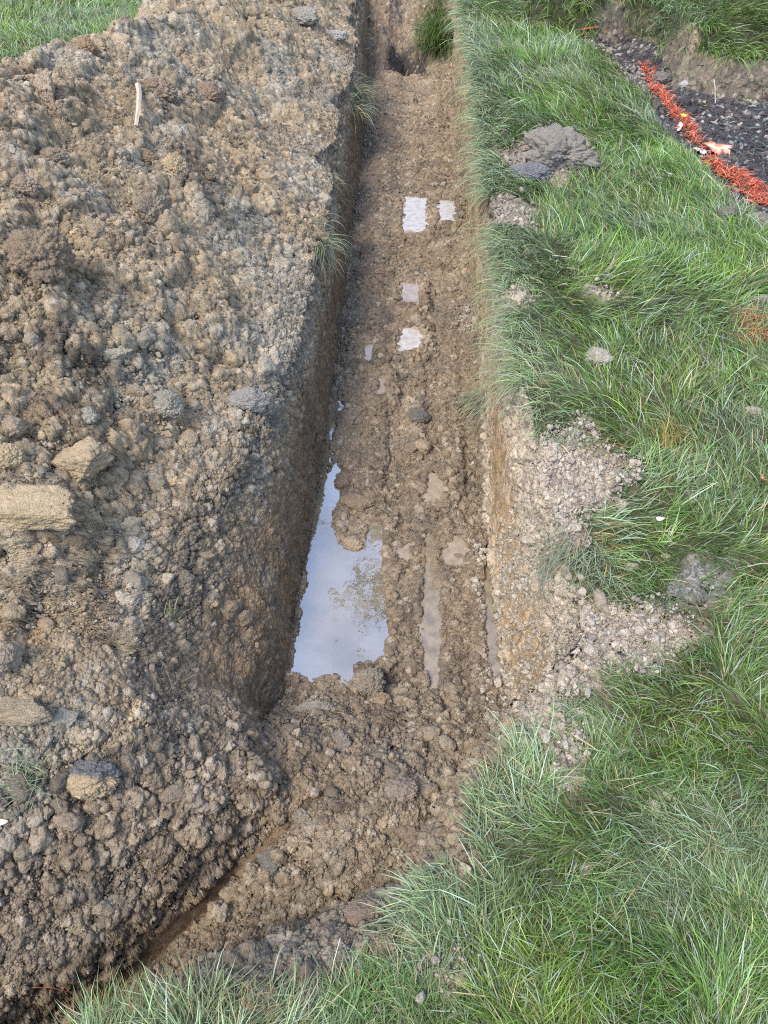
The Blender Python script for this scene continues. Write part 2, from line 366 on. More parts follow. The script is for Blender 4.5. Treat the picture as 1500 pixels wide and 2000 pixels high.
# bed of black soil
bd = sstep(.02, -.03, mbed) * (mbank > -.0)
cb = mixc(np.repeat(BLK[None] * 1.3, len(flat), 0), np.array([.19, .165, .145]), sstep(.1, .5, fbm(flat, .05, 352, 3)))
cb = mixc(cb, np.array([.30, .30, .30]), sstep(.87, .93, idc[2]) * .7)
col = mixc(col, cb, bd)
bkf = sstep(.09, .05, mbank) * sstep(-.03, .0, mbank)
col = mixc(col, np.array([.20, .165, .125]), bkf)
# soil under the grass
col = mixc(col, mixc(np.repeat(np.array([.07, .072, .035])[None], len(flat), 0), np.array([.13, .12, .07]), sstep(0, .5, fbm(flat, .1, 353, 3))), grassm)
col = mixc(col, np.array([.19, .135, .085]), grv * .9)
# every crumb its own tint
tint = (idc[0] - .5) * .15 + (idc[1] - .5) * .28 + (idc[2] - .5) * .36 + (idc[3] - .5) * .42 + (idc[4] - .5) * .3
col = col * (1 + tint * np.where(grassm > .5, .3, 1.) * (1 - .5 * under))[:, None]
col = mixc(col, BLK, sstep(6.3, 6.4, Y_) * sstep(6.86, 6.7, Y_ + edge_noise * 4) * inside_tr * sstep(.2, .12, np.abs(X_ + .0 + edge_noise * 2)) * .97)  # dark soil patch painting in the shade of the far-end pit
pale = (idc[2] > .94) * (1 - grassm) * (1 - under) * .55
col = mixc(col, DUST, pale * (rough > .5))
wet = np.clip(under + .35 * ffl + .0 * scr, 0, 1)
col = mixc(col, np.array([.42, .38, .32]), sstep(.02, -.004, under * 0 + 1) * 0)
col = np.clip(col, .01, .9).astype(np.float32)
print('colour', round(time.time() - T0, 1))

# ------------------------------------------------------------------ mesh helpers
def new_mesh(name, verts, faces, nper, col=None, wetv=None, smooth=True, mat=None):
    me = bpy.data.meshes.new(name)
    nv, nfc = len(verts), len(faces)
    me.vertices.add(nv); me.vertices.foreach_set('co', np.ascontiguousarray(verts, np.float32).ravel())
    me.loops.add(nfc * nper); me.loops.foreach_set('vertex_index', np.ascontiguousarray(faces, np.int32).ravel())
    me.polygons.add(nfc); me.polygons.foreach_set('loop_start', np.arange(0, nfc * nper, nper, dtype=np.int32))
    me.update(calc_edges=True)
    me.polygons.foreach_set('use_smooth', np.full(nfc, smooth))
    if col is not None:
        at_ = me.attributes.new('tone', 'FLOAT_COLOR', 'POINT')
        c4 = np.ones((nv, 4), np.float32); c4[:, :3] = col
        if wetv is not None: c4[:, 3] = wetv
        at_.data.foreach_set('color', c4.ravel())
    if mat: me.materials.append(mat)
    return me
def link(name, me, parent=None, label=None, cat=None, kind=None, group=None):
    o = bpy.data.objects.new(name, me); SC.collection.objects.link(o)
    if parent: o.parent = parent
    if label: o['label'] = label
    if cat: o['category'] = cat
    if kind: o['kind'] = kind
    if group: o['group'] = group
    return o

# ------------------------------------------------------------------ materials
def mat_base(name):
    m = bpy.data.materials.new(name); m.use_nodes = True; nt = m.node_tree; nt.nodes.clear()
    out = nt.nodes.new('ShaderNodeOutputMaterial'); return m, nt, out
def soil_material(name, grain=1.0, bump=1.0, rough=.93):
    m, nt, out = mat_base(name); n, l = nt.nodes, nt.links
    b = n.new('ShaderNodeBsdfPrincipled'); a = n.new('ShaderNodeAttribute'); a.attribute_name = 'tone'
    tc = n.new('ShaderNodeTexCoord')
    n1 = n.new('ShaderNodeTexNoise'); n1.inputs['Scale'].default_value = 420 * grain; n1.inputs['Detail'].default_value = 3; n1.inputs['Roughness'].default_value = .7
    n2 = n.new('ShaderNodeTexVoronoi'); n2.inputs['Scale'].default_value = 210 * grain
    n3 = n.new('ShaderNodeTexNoise'); n3.inputs['Scale'].default_value = 60 * grain; n3.inputs['Detail'].default_value = 5; n3.inputs['Roughness'].default_value = .65
    for k in (n1, n2, n3): l.new(tc.outputs['Object'], k.inputs['Vector'])
    mr = n.new('ShaderNodeMapRange'); mr.inputs['From Min'].default_value = .3; mr.inputs['From Max'].default_value = .7; mr.inputs['To Min'].default_value = .62; mr.inputs['To Max'].default_value = 1.38
    l.new(n1.outputs['Fac'], mr.inputs['Value'])
    mr2 = n.new('ShaderNodeMapRange'); mr2.inputs['From Min'].default_value = .3; mr2.inputs['From Max'].default_value = .7; mr2.inputs['To Min'].default_value = .8; mr2.inputs['To Max'].default_value = 1.2
    l.new(n3.outputs['Fac'], mr2.inputs['Value'])
    mu = n.new('ShaderNodeMath'); mu.operation = 'MULTIPLY'; l.new(mr.outputs[0], mu.inputs[0]); l.new(mr2.outputs[0], mu.inputs[1])
    vm = n.new('ShaderNodeVectorMath'); vm.operation = 'SCALE'; l.new(a.outputs['Color'], vm.inputs[0]); l.new(mu.outputs[0], vm.inputs['Scale'])
    l.new(vm.outputs[0], b.inputs['Base Color'])
    # bump
    ad = n.new('ShaderNodeMath'); ad.operation = 'MULTIPLY_ADD'; ad.inputs[1].default_value = -.7; l.new(n2.outputs['Distance'], ad.inputs[0]); l.new(n1.outputs['Fac'], ad.inputs[2])
    bp = n.new('ShaderNodeBump'); bp.inputs['Strength'].default_value = 1.0 * bump; bp.inputs['Distance'].default_value = .0045
    l.new(ad.outputs[0], bp.inputs['Height'])
    l.new(bp.outputs[0], b.inputs['Normal'])
    wr = n.new('ShaderNodeMapRange'); wr.inputs['To Min'].default_value = rough; wr.inputs['To Max'].default_value = .35
    l.new(a.outputs['Alpha'], wr.inputs['Value']); l.new(wr.outputs[0], b.inputs['Roughness'])
    b.inputs['Specular IOR Level'].default_value = .35
    l.new(b.outputs[0], out.inputs[0]); return m
M_SOIL = soil_material("crumbly_soil")
M_CLOD = soil_material("clod_soil", 1.0, 1.0)
def blade_material(name, rough=.38, trans=.25, spec=.5):
    m, nt, out = mat_base(name); n, l = nt.nodes, nt.links
    b = n.new('ShaderNodeBsdfPrincipled'); a = n.new('ShaderNodeAttribute'); a.attribute_name = 'tone'
    l.new(a.outputs['Color'], b.inputs['Base Color']); b.inputs['Roughness'].default_value = rough; b.inputs['Specular IOR Level'].default_value = spec
    t = n.new('ShaderNodeBsdfTranslucent'); l.new(a.outputs['Color'], t.inputs['Color'])
    mx = n.new('ShaderNodeMixShader'); mx.inputs[0].default_value = trans
    l.new(b.outputs[0], mx.inputs[1]); l.new(t.outputs[0], mx.inputs[2]); l.new(mx.outputs[0], out.inputs[0]); return m
M_BLADE = blade_material("grass_blade", .42, .3, .36)
M_PAINT = blade_material("spray_painted_straw", .6, .1, .3)
def water_material():
    m, nt, out = mat_base("muddy_water"); n, l = nt.nodes, nt.links
    b = n.new('ShaderNodeBsdfPrincipled'); b.inputs['Base Color'].default_value = (.21, .165, .095, 1); b.inputs['Roughness'].default_value = .03
    b.inputs['IOR'].default_value = 1.333; b.inputs['Specular IOR Level'].default_value = 1.0
    b.inputs['Coat Weight'].default_value = 1.0; b.inputs['Coat Roughness'].default_value = .012; b.inputs['Coat IOR'].default_value = 4.0
    tc = n.new('ShaderNodeTexCoord'); no = n.new('ShaderNodeTexNoise'); no.inputs['Scale'].default_value = 28; no.inputs['Detail'].default_value = 3
    l.new(tc.outputs['Object'], no.inputs['Vector'])
    n2 = n.new('ShaderNodeTexNoise'); n2.inputs['Scale'].default_value = 9; n2.inputs['Detail'].default_value = 4; l.new(tc.outputs['Object'], n2.inputs['Vector'])
    cr = n.new('ShaderNodeValToRGB'); cr.color_ramp.elements[0].color = (.17, .135, .075, 1); cr.color_ramp.elements[1].color = (.27, .22, .14, 1)
    cr.color_ramp.elements[0].position = .35; cr.color_ramp.elements[1].position = .65
    l.new(n2.outputs['Fac'], cr.inputs[0]); l.new(cr.outputs[0], b.inputs['Base Color'])
    bp = n.new('ShaderNodeBump'); bp.inputs['Strength'].default_value = .12; bp.inputs['Distance'].default_value = .002
    l.new(no.outputs['Fac'], bp.inputs['Height']); l.new(bp.outputs[0], b.inputs['Normal']); l.new(bp.outputs[0], b.inputs['Coat Normal'])
    tr = n.new('ShaderNodeBsdfTransparent'); tr.inputs[0].default_value = (.75, .66, .5, 1)
    mx = n.new('ShaderNodeMixShader'); mx.inputs[0].default_value = .12
    l.new(b.outputs[0], mx.inputs[1]); l.new(tr.outputs[0], mx.inputs[2]); l.new(mx.outputs[0], out.inputs[0]); return m
M_WATER = water_material()
def film_material(name, ca, cb, coat):
    m, nt, out = mat_base(name); n, l = nt.nodes, nt.links
    b = n.new('ShaderNodeBsdfPrincipled'); b.inputs['Roughness'].default_value = .3; b.inputs['Coat Weight'].default_value = coat; b.inputs['Coat Roughness'].default_value = .08; b.inputs['Coat IOR'].default_value = 1.8
    tc = n.new('ShaderNodeTexCoord'); no = n.new('ShaderNodeTexNoise'); no.inputs['Scale'].default_value = 35; no.inputs['Detail'].default_value = 5; l.new(tc.outputs['Object'], no.inputs['Vector'])
    cr = n.new('ShaderNodeValToRGB'); cr.color_ramp.elements[0].position = .35; cr.color_ramp.elements[1].position = .62
    cr.color_ramp.elements[0].color = (*ca, 1); cr.color_ramp.elements[1].color = (*cb, 1)
    l.new(no.outputs['Fac'], cr.inputs[0]); l.new(cr.outputs[0], b.inputs['Base Color'])
    bp = n.new('ShaderNodeBump'); bp.inputs['Strength'].default_value = .12; bp.inputs['Distance'].default_value = .002; l.new(no.outputs['Fac'], bp.inputs['Height']); l.new(bp.outputs[0], b.inputs['Normal'])
    l.new(b.outputs[0], out.inputs[0]); return m
M_FILM = film_material('wet_clay_painted_sheen', (.30, .245, .18), (.43, .385, .32), .9); M_DULL = film_material('damp_clay_smear', (.22, .16, .10), (.31, .24, .165), .7); M_RUT = film_material('muddy_rut_water', (.15, .11, .06), (.25, .195, .115), 1.)  # whitish film colour paints in the sky reflected by wet clay

# ------------------------------------------------------------------ ground meshes: one sheet, divided by what it is
zone = np.zeros(len(flat), np.int8)                 # 0 ground
zone[(mpile > .25) & (~inside_tr)] = 2               # heap
zone[inside_tr] = 1                                   # trench
zone[(mbed < 0) & (mbank > 0.0) & ~inside_tr] = 3     # bed
idx = np.arange(ny * NX).reshape(ny, NX)
quads = np.stack([idx[:-1, :-1], idx[:-1, 1:], idx[1:, 1:], idx[1:, :-1]], 2).reshape(-1, 4)
qz = zone[quads[:, 0]]
def sub(zid, name, **kw):
    q = quads[qz == zid]; u, inv = np.unique(q, return_inverse=True)
    me = new_mesh(name, Pd[u], inv.reshape(-1, 4), 4, col[u], wet[u], True, M_SOIL)
    return link(name, me, **kw)
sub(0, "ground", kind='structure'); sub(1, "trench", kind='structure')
sub(2, "soil_heap", label="long heap of loose brown and grey soil along the trench", cat="soil heap")
sub(3, "bed_soil", kind='structure')
# far ground out to the horizon, joined to the border of the fine sheet
def far_ground():
    PG = Pd.reshape(ny, NX, 3)
    ring = np.concatenate([PG[0, :-1:25], PG[:-1:25, -1], PG[-1, :0:-25], PG[:0:-25, 0]])
    out = []
    for k, sc_ in enumerate((1, 1.25, 2.5, 8, 60)):
        r = ring.copy(); c = np.array([0, 3., 0]); r[:, :2] = c[:2] + (ring[:, :2] - c[:2]) * sc_; r[:, 2] = ring[:, 2] * max(0, 1 - .5 * k) - (.0 if k < 2 else .02); out.append(r)
    n = len(ring); V = np.concatenate(out); F_ = []
    for k in range(4):
        a = np.arange(n) + k * n; b = np.roll(np.arange(n), -1) + k * n
        F_.append(np.stack([a, a + n, b + n, b], 1))
    me = new_mesh("far_ground", V, np.concatenate(F_)[:, ::-1], 4, np.repeat(np.array([[.075, .11, .035]]), len(V), 0), np.zeros(len(V)), True, M_SOIL)
    link("far_ground", me, kind='structure')
far_ground()
print('ground', round(time.time() - T0, 1))

# surface lookup
PG = Pd.reshape(ny, NX, 3); NG = N; Zd = PG[:, :, 2]
def look(x, y):
    j = np.clip(np.interp(y, ys, np.arange(ny)), 0, ny - 1.001); u = np.clip((x / halfw(y) * .5 + .5) * 1000, 0, 999.99); u0 = u.astype(int); jr = np.round(j).astype(int)
    i = np.clip(TAB[jr, u0] * (1 - (u - u0)) + TAB[jr, u0 + 1] * (u - u0), 0, NX - 1.001)
    return j, i
def surf(x, y):
    j, i = look(x, y); j0 = j.astype(int); i0 = i.astype(int); fj, fi = j - j0, i - i0
    return (Zd[j0, i0] * (1 - fj) * (1 - fi) + Zd[j0 + 1, i0] * fj * (1 - fi) + Zd[j0, i0 + 1] * (1 - fj) * fi + Zd[j0 + 1, i0 + 1] * fj * fi)
def pick(arr, x, y):
    j, i = look(x, y); return arr.reshape(ny, NX)[np.round(j).astype(int), np.round(i).astype(int)]
def hit(px, py, dz=0.0):
    """where the sight line of this picture point meets the built surface"""
    zt = np.linspace(1.1, -.7, 1801); d = _F + (px - 750) / FPX * _R + (1000 - py) / FPX * _U
    t = (zt - CAM_H) / d[2]; x = d[0] * t; y = d[1] * t
    ok = (y < ys[-1]) & (y > ys[0]); z = np.where(ok, surf(x, np.clip(y, ys[0], ys[-1])), -9)
    k = np.argmax(zt <= z)
    return float(x[k]), float(y[k]), float(z[k])

# ------------------------------------------------------------------ clods
def ico(sub_):
    bm = bmesh.new(); bmesh.ops.create_icosphere(bm, subdivisions=sub_, radius=1)
    v = np.array([x.co[:] for x in bm.verts], np.float32); f = np.array([[q.index for q in p_.verts] for p_ in bm.faces], np.int32); bm.free(); return v, f
ICO = {k: ico(k) for k in (1, 2, 3, 4, 5, 6)}
def clod_shape(v, seed, blocky=.5, crumb=1., size=.03):
    """an angular lump: a sphere cut by random planes, then crumbled"""
    r = np.random.default_rng(seed); k = r.normal(size=(int(9 + 6 * r.random()), 3))
    if blocky > .84: k = np.concatenate([np.array([(1, 0, 0), (-1, 0, 0), (0, 1, 0), (0, -1, 0), (0, 0, 1), (0, 0, -1)]) * 3 + r.normal(0, .7, (6, 3)), k[:4]]); blocky = 1.
    k /= np.linalg.norm(k, axis=1, keepdims=True)
    off = r.uniform(.55, .95, len(k)) if blocky < .99 else np.concatenate([r.uniform(.48, .7, 6), r.uniform(.5, .72, len(k) - 6)]); d = v @ k.T
    rr = np.min(np.where(d > .05, off / np.maximum(d, .05), 9), 1); rr = np.minimum(rr, 1.15)
    p_ = v * (1 * (1 - blocky) + rr * blocky)[:, None]
    o = r.uniform(0, 50, 3)
    q = p_ + o
    dd = fbm(q.astype(np.float32), .9, seed, 3) * (.34 if blocky < .99 else .42)
    for c, a in ((.42, .15), (.2, .11), (.1, .07), (.05, .035)):
        if c * size < .0012: continue
        w_, w2_ = worley(q.astype(np.float32), c, seed + 3, two=True); dd = dd + ((np.sqrt(np.clip(1.05 - w_ * w_ * 1.15, 0, 1)) - .62) * .8 + (np.clip((w2_ - w_) * 2.2, 0, 1) ** .5 - .7) * .55) * a * 1.35 * crumb
    return p_ * (1 + dd)[:, None]
VAR = {k: [clod_shape(ICO[k][0], 900 + 10 * k + i, .6 + .05 * i, 1., .02 if k < 3 else .06) for i in range(9)] for k in (1, 2, 3, 4)}
def rotm(n, r):
    q = r.normal(size=(n, 4)); q /= np.linalg.norm(q, axis=1, keepdims=True); a, b, c, d = q.T
    return np.stack([np.stack([1 - 2 * (c * c + d * d), 2 * (b * c - a * d), 2 * (b * d + a * c)], 1), np.stack([2 * (b * c + a * d), 1 - 2 * (b * b + d * d), 2 * (c * d - a * b)], 1), np.stack([2 * (b * d - a * c), 2 * (c * d + a * b), 1 - 2 * (b * b + c * c)], 1)], 1)
def scatter_clods(pos, rad_, cols, lev, wetv=None):
    n = len(pos); v = ICO[lev][0]; f = ICO[lev][1]; nv = len(v)
    R_ = rotm(n, rng); which = rng.integers(0, 9, n); base = np.stack(VAR[lev])[which].astype(np.float32)
    sq = rng.uniform(.55, 1.25, (n, 1, 3))
    V = np.einsum('nij,nkj->nki', R_, base * sq) * rad_[:, None, None] + pos[:, None, :]
    C = np.repeat(cols, nv, 0) * (1 + .12 * (rng.random((n * nv, 1)) - .5))
    Fc = (f[None] + (np.arange(n) * nv)[:, None, None]).reshape(-1, 3)
    return V.reshape(-1, 3), Fc, C
def sample_area(n, y0, y1, power=1.0):
    """points spread over the fan so that each picture area gets a similar number"""
    u = rng.random(n); y = (y0 + .35) * ((y1 + .35) / (y0 + .35)) ** u - .35 if power else y0 + (y1 - y0) * u
    x = (rng.random(n) * 2 - 1) * halfw(y) * .97
    return x, y
VV, FF, CC = [], [], []; off = 0
for (n, r0, r1, lev) in ((500000, .0020, .0052, 1), (110000, .0035, .0085, 2), (7000, .008, .015, 3), (6500, .012, .034, 4)):
    x, y = sample_area(n, -.2, 7.5)
    gm = pick(grassm, x, y); un = pick(under, x, y); rg = pick(rough, x, y); bdm = pick(bd, x, y)
    pat = .5 + .5 * fbm(np.stack([x, y, 0 * x], 1), .16, 401, 2)
    dens = np.where(gm > .3, .0 if lev == 4 else .003, 1.) * (1 - un * .97) * (.15 + .85 * rg) * (.35 * (lev < 3) + (1 - .35 * (lev < 3)) * sstep(.2, .7, pat))
    flo = pick(floorm.astype(np.float32), x, y) * (y > 1.15)
    if lev == 4: dens = dens * np.where(flo > .5, .3, 1) * (1 - .9 * (y < .4))
    nrm_z = pick(nf[:, 2], x, y); dens = dens * sstep(.25, .7, nrm_z)
    k = rng.random(n) < dens; x, y = x[k], y[k]; n = len(x)
    r_ = r0 + (r1 - r0) * rng.random(n) ** 2.2
    r_ *= np.clip(.8 + .16 * y, .8, 1.6)
    z = surf(x, y) + r_ * (.1 if lev < 3 else -.15)
    p_ = np.stack([x, y, z], 1).astype(np.float32)
    j, i = look(x, y); c = col.reshape(ny, NX, 3)[np.round(j).astype(int), np.round(i).astype(int)]
    tt_ = rng.random((n, 1)); c = c * .88 + .12 * np.array([.25, .195, .14]) * (1 - .8 * pick(bd, x, y)[:, None]); c = c * (.82 + .36 * tt_)
    pk = rng.random(n) < .05; c[pk] = c[pk] * .55 + np.array([.40, .35, .28]) * .45
    V, F_, C = scatter_clods(p_, r_, c, lev); VV.append(V); FF.append(F_ + off); CC.append(C); off += len(V)
SPILL = [(BARE[0], 5200), (BARE[1], 8), (BARE[2], 900), (BARE[3], 700), (BARE[4], 260), (BARE[5], 200), (BARE[6], 200), (BARE[7], 160),
         (atl([(1000, 1060), (1100, 1100), (1160, 1175), (1290, 1180), (1360, 1250), (1280, 1310), (1200, 1300), (1110, 1360), (1120, 1500), (1060, 1440), (1010, 1420), (985, 1300)]), 6500),
         (atl([(960, 880), (1010, 890), (1060, 1060), (1010, 1100), (980, 1000)]), 1500),
         (np.vstack([atl([(1130, 75), (1200, 90), (1300, 120), (1310, 170), (1270, 170), (1180, 120)])]), 900)]
for poly, n in SPILL:
    for sz0, sz1, lev, fr in ((.002, .0055, 1, 1.6), (.004, .011, 2, .38), (.008, .017, 4, .04)):
        m_ = int(n * fr * 3); x = rng.uniform(poly[:, 0].min() - .04, poly[:, 0].max() + .04, m_); y = rng.uniform(poly[:, 1].min() - .04, poly[:, 1].max() + .04, m_)
        d_ = sdf(x, y, poly); cl_ = fbm(np.stack([x, y, 0 * x], 1).astype(np.float32), .05, 421, 2)
        k = rng.random(m_) < sstep(.035, -.02, d_ + cl_ * .04) * (.45 + .55 * sstep(-.2, .3, cl_)); x, y = x[k], y[k]
        if not len(x): continue
        r_ = sz0 + (sz1 - sz0) * rng.random(len(x)) ** 2.2; r_ *= np.clip(.75 + .1 * y, .8, 1.2)
        gm = pick(grassm, x, y); z = surf(x, y) + r_ * .3 + gm * rng.random(len(x)) * .03
        c = np.array([.43, .375, .30]) * (.6 + .65 * rng.random((len(x), 1))); far_ = (y > 3)[:, None]; c = np.where(far_, c * .75, c)
        V, F_, C = scatter_clods(np.stack([x, y, z], 1).astype(np.float32), r_, c, lev); VV.append(V); FF.append(F_ + off); CC.append(C); off += len(V)
me = new_mesh("soil_crumbs", np.concatenate(VV), np.concatenate(FF), 3, np.clip(np.concatenate(CC), .01, .8), np.zeros(off), True, M_CLOD)
link("soil_crumbs", me, kind='stuff', label="loose crumbs and small clods of brown soil strewn over heap and trench", cat="soil crumbs")
print('clods', off, round(time.time() - T0, 1))

# the clods and blocks one can tell apart: x, y in the photograph, width and height there, colour, blockiness, label
C_T, C_G, C_B, C_D, C_P = (.40, .305, .185), (.30, .272, .215), (.25, .18, .12), (.09, .08, .07), (.44, .38, .30)
BIG = [
 (155, 890, 112, 80, C_T, .9, "flat-faced tan clay block, upper one of the pair at the heap's left side", "clay_block"),
 (60, 985, 190, 100, C_T, .95, "broad tan clay slab lying just below the other tan block", "clay_block"),
 (18, 885, 60, 62, C_T, .4, "round tan soil ball at the heap's left edge beside the tan blocks", "soil_ball"),
 (180, 1500, 125, 78, C_T, .5, "tan clod capped with dark grey roots near the lower left", "soil_clod"),
 (40, 1380, 130, 60, (.33, .26, .17), .9, "long tan-brown block left of the heap above the grass wisps", "clay_block"),
 (585, 28, 75, 42, C_G, .8, "larger grey slab on top of the heap at its far end", "soil_slab"),
 (650, 66, 62, 26, (.36, .34, .30), .8, "smaller pale grey slab beside the trench's far left edge", "soil_slab"),
 (172, 88, 40, 44, (.30, .20, .12), .7, "reddish brown lump standing on the heap's crest before the far lawn", "soil_clod"),
 (90, 165, 46, 60, (.36, .28, .20), .9, "upright tan splinter of clay on the upper left heap", "clay_block"),
 (345, 315, 54, 62, C_T, .5, "yellowish tan clod in the middle of the upper heap", "soil_clod"),
 (285, 300, 62, 40, (.27, .20, .13), .5, "brown clod left of the yellowish tan clod", "soil_clod"),
 (405, 178, 62, 52, (.26, .19, .13), .4, "rounded brown lump on the upper heap beside the grey patch", "soil_clod"),
 (305, 165, 80, 50, (.27, .20, .14), .6, "wide brown lump left of the rounded lump on the upper heap", "soil_clod"),
 (45, 355, 70, 46, (.33, .25, .18), .5, "light brown clod at the upper left picture edge of the heap", "soil_clod"),
 (105, 300, 70, 46, (.30, .24, .17), .4, "crumbly clod upper left, just right of the light brown clod", "soil_clod"),
 (300, 395, 70, 90, (.25, .20, .14), .7, "tall brown block with dark hollow beneath it on the heap", "soil_clod"),
 (75, 480, 130, 120, (.24, .18, .12), .4, "biggest dark brown lump on the heap's left side", "soil_clod"),
 (222, 684, 72, 34, (.36, .32, .25), .8, "pale flattish clod above the grey clods mid heap", "soil_clod"),
 (264, 760, 42, 26, (.35, .27, .19), .6, "small oval tan clod mid heap beside the grey lump", "soil_clod"),
 (328, 780, 70, 54, C_G, .4, "grey crumbly lump mid heap above the grey slope", "soil_clod"),
 (175, 808, 42, 38, C_G, .3, "round grey lump directly above the upper tan block", "soil_clod"),
 (480, 775, 90, 48, (.26, .24, .21), .5, "grey brown lump at the heap's edge over the trench wall", "soil_clod"),
 (25, 825, 52, 44, (.31, .24, .17), .4, "brown ball above the round tan soil ball", "soil_clod"),
 (340, 938, 24, 24, (.50, .36, .18), .5, "small yellow clay nugget in the grey soil of the heap", "clay_nugget"),
 (262, 1060, 52, 38, C_P, .7, "pale clod below the grey slope of the heap", "soil_clod"),
 (225, 575, 20, 16, C_P, .7, "tiny pale stone on the middle of the heap", "stone"),
 (602, 336, 22, 18, (.42, .29, .18), .6, "small tan stone near the heap's edge by the trench", "stone"),
 (15, 1270, 50, 70, (.30, .24, .18), .6, "brown clod cut by the lower left picture edge", "soil_clod"),
 (820, 808, 42, 32, (.15, .14, .12), .2, "smooth dark ball of clay in the middle of the trench floor", "clay_ball"),
 (723, 1240, 32, 34, (.24, .19, .12), .3, "single brown clod standing out of the puddle", "soil_clod"),
 (690, 1056, 40, 30, (.36, .28, .20), .4, "tan clod at the tip of the soil tongue reaching into the puddle", "soil_clod"),
 (895, 1085, 20, 18, (.24, .19, .13), .3, "little clod lying on the pale wet patch in the trench", "soil_clod"),
 (838, 1222, 24, 20, (.27, .24, .19), .3, "upper grey clod lying in the water of the middle rut", "soil_clod"),
 (840, 1255, 18, 14, (.27, .24, .19), .3, "middle grey clod lying in the water of the middle rut", "soil_clod"),
 (838, 1288, 22, 24, (.20, .18, .15), .3, "lowest dark clod lying in the water of the middle rut", "soil_clod"),
 (966, 1300, 24, 22, (.24, .22, .19), .3, "wet clod in the rut at the foot of the right wall", "soil_clod"),
 (720, 1318, 62, 56, (.25, .21, .16), .7, "large brown block at the lower end of the puddle", "soil_clod"),
 (650, 1275, 14, 13, (.25, .19, .12), .2, "small clod standing in the bottom of the puddle", "soil_clod"),
 (588, 1292, 22, 18, (.25, .19, .12), .3, "small clod at the puddle's lower left edge by the wall", "soil_clod"),
 (662, 1268, 15, 13, (.25, .19, .12), .3, "tiny clod right beside the small clod in the puddle's bottom", "soil_clod"),
 (652, 1292, 12, 10, (.15, .12, .08), .3, "tiny dark clod just below the pair in the puddle's bottom", "soil_clod"),
 (668, 938, 28, 24, (.24, .18, .12), .3, "clod breaking the narrow upper end of the puddle", "soil_clod"),
 (650, 838, 26, 20, (.24, .20, .14), .3, "clod at the wall foot where the puddle's thin upper arm begins", "soil_clod"),
 (700, 975, 70, 40, (.27, .20, .13), .6, "flat brown block on the soil tongue above the puddle", "soil_clod"),
 (780, 1530, 70, 56, (.26, .21, .16), .5, "rounded clod in the middle of the loose fill", "soil_clod"),
 (530, 1680, 52, 42, (.17, .155, .13), .9, "dark angular block beside the smooth groove", "soil_clod"),
 (548, 1745, 44, 30, (.24, .18, .12), .7, "brown block below the dark angular block", "soil_clod"),
 (610, 1378, 80, 24, (.29, .26, .21), .6, "long low clod at the top of the loose fill", "soil_clod"),
 (670, 1440, 50, 54, (.23, .20, .16), .7, "grey brown block in the upper loose fill", "soil_clod"),
 (745, 1360, 40, 40, (.30, .22, .14), .6, "tan clod below the large block at the puddle's end", "soil_clod"),
 (800, 1620, 56, 40, (.24, .18, .13), .5, "brown clod in the lower loose fill", "soil_clod"),
 (720, 1770, 90, 56, (.24, .185, .135), .5, "broad lump at the bottom of the loose fill", "soil_clod"),
 (590, 1590, 40, 30, (.26, .21, .16), .5, "small lump left of centre in the loose fill", "soil_clod"),
 (1085, 300, 150, 100, (.23, .208, .175), .5, "large dark grey lump of crumbly clay lying on the grass", "clay_lump"),
 (1030, 330, 90, 44, (.19, .185, .19), .5, "smooth grey slab of clay leaning on the large grey lump", "clay_slab"),
 (1170, 696, 54, 42, (.37, .335, .28), .35, "round pale clod alone on the long grass", "soil_clod"),
 (1470, 802, 34, 22, (.42, .37, .29), .3, "small pale clod near the right picture edge in the grass", "soil_clod"),
 (1062, 928, 30, 26, C_P, .6, "pale angular clod on the crumbs at the trench shoulder", "soil_clod"),
 (1120, 1026, 38, 28, C_P, .9, "white-grey angular clod below the long pale one on the shoulder", "soil_clod"),
 (1045, 1052, 60, 26, C_P, .9, "long pale stick-shaped clod on the trench shoulder", "soil_clod"),
 (1212, 985, 22, 24, C_P, .3, "pale clod on the grass edge right of the shoulder crumbs", "soil_clod"),
 (1232, 1104, 34, 22, C_P, .3, "pale clod between shoulder and grey dust patch", "soil_clod"),
 (1300, 1084, 20, 12, C_P, .3, "tiny pale clod above the grey dust patch", "soil_clod"),
 (1302, 1547, 26, 24, C_P, .3, "right one of two small pale clods in the lower lawn", "soil_clod"),
 (1278, 1570, 22, 32, C_P, .3, "left one of two small pale clods in the lower lawn", "soil_clod"),
 (1290, 1437, 28, 26, (.30, .28, .24), .3, "grey clod in the lawn above the two small pale clods", "soil_clod"),
 (1108, 1508, 22, 26, (.33, .28, .23), .6, "brown clod in the gap between turf and shoulder", "soil_clod"),
 (1146, 1690, 26, 26, (.26, .22, .18), .4, "brown clod half hidden in the lower lawn", "soil_clod"),
 (1420, 412, 40, 36, (.17, .155, .135), .4, "dark clod at the end of the orange paint line", "soil_clod"),
 (1480, 425, 46, 34, (.24, .21, .17), .4, "brown clod right of the dark clod at the paint line's end", "soil_clod"),
 (1292, 150, 36, 28, (.19, .17, .15), .4, "dark grey clod beside the top of the orange paint line", "soil_clod"),
 (1335, 162, 18, 16, (.5, .5, .5), .5, "small white stone on the black bed soil", "stone"),
 (1485, 585, 40, 18, (.34, .31, .26), .4, "flat grey clod by the orange-tinted grass at the right", "soil_clod"),
]
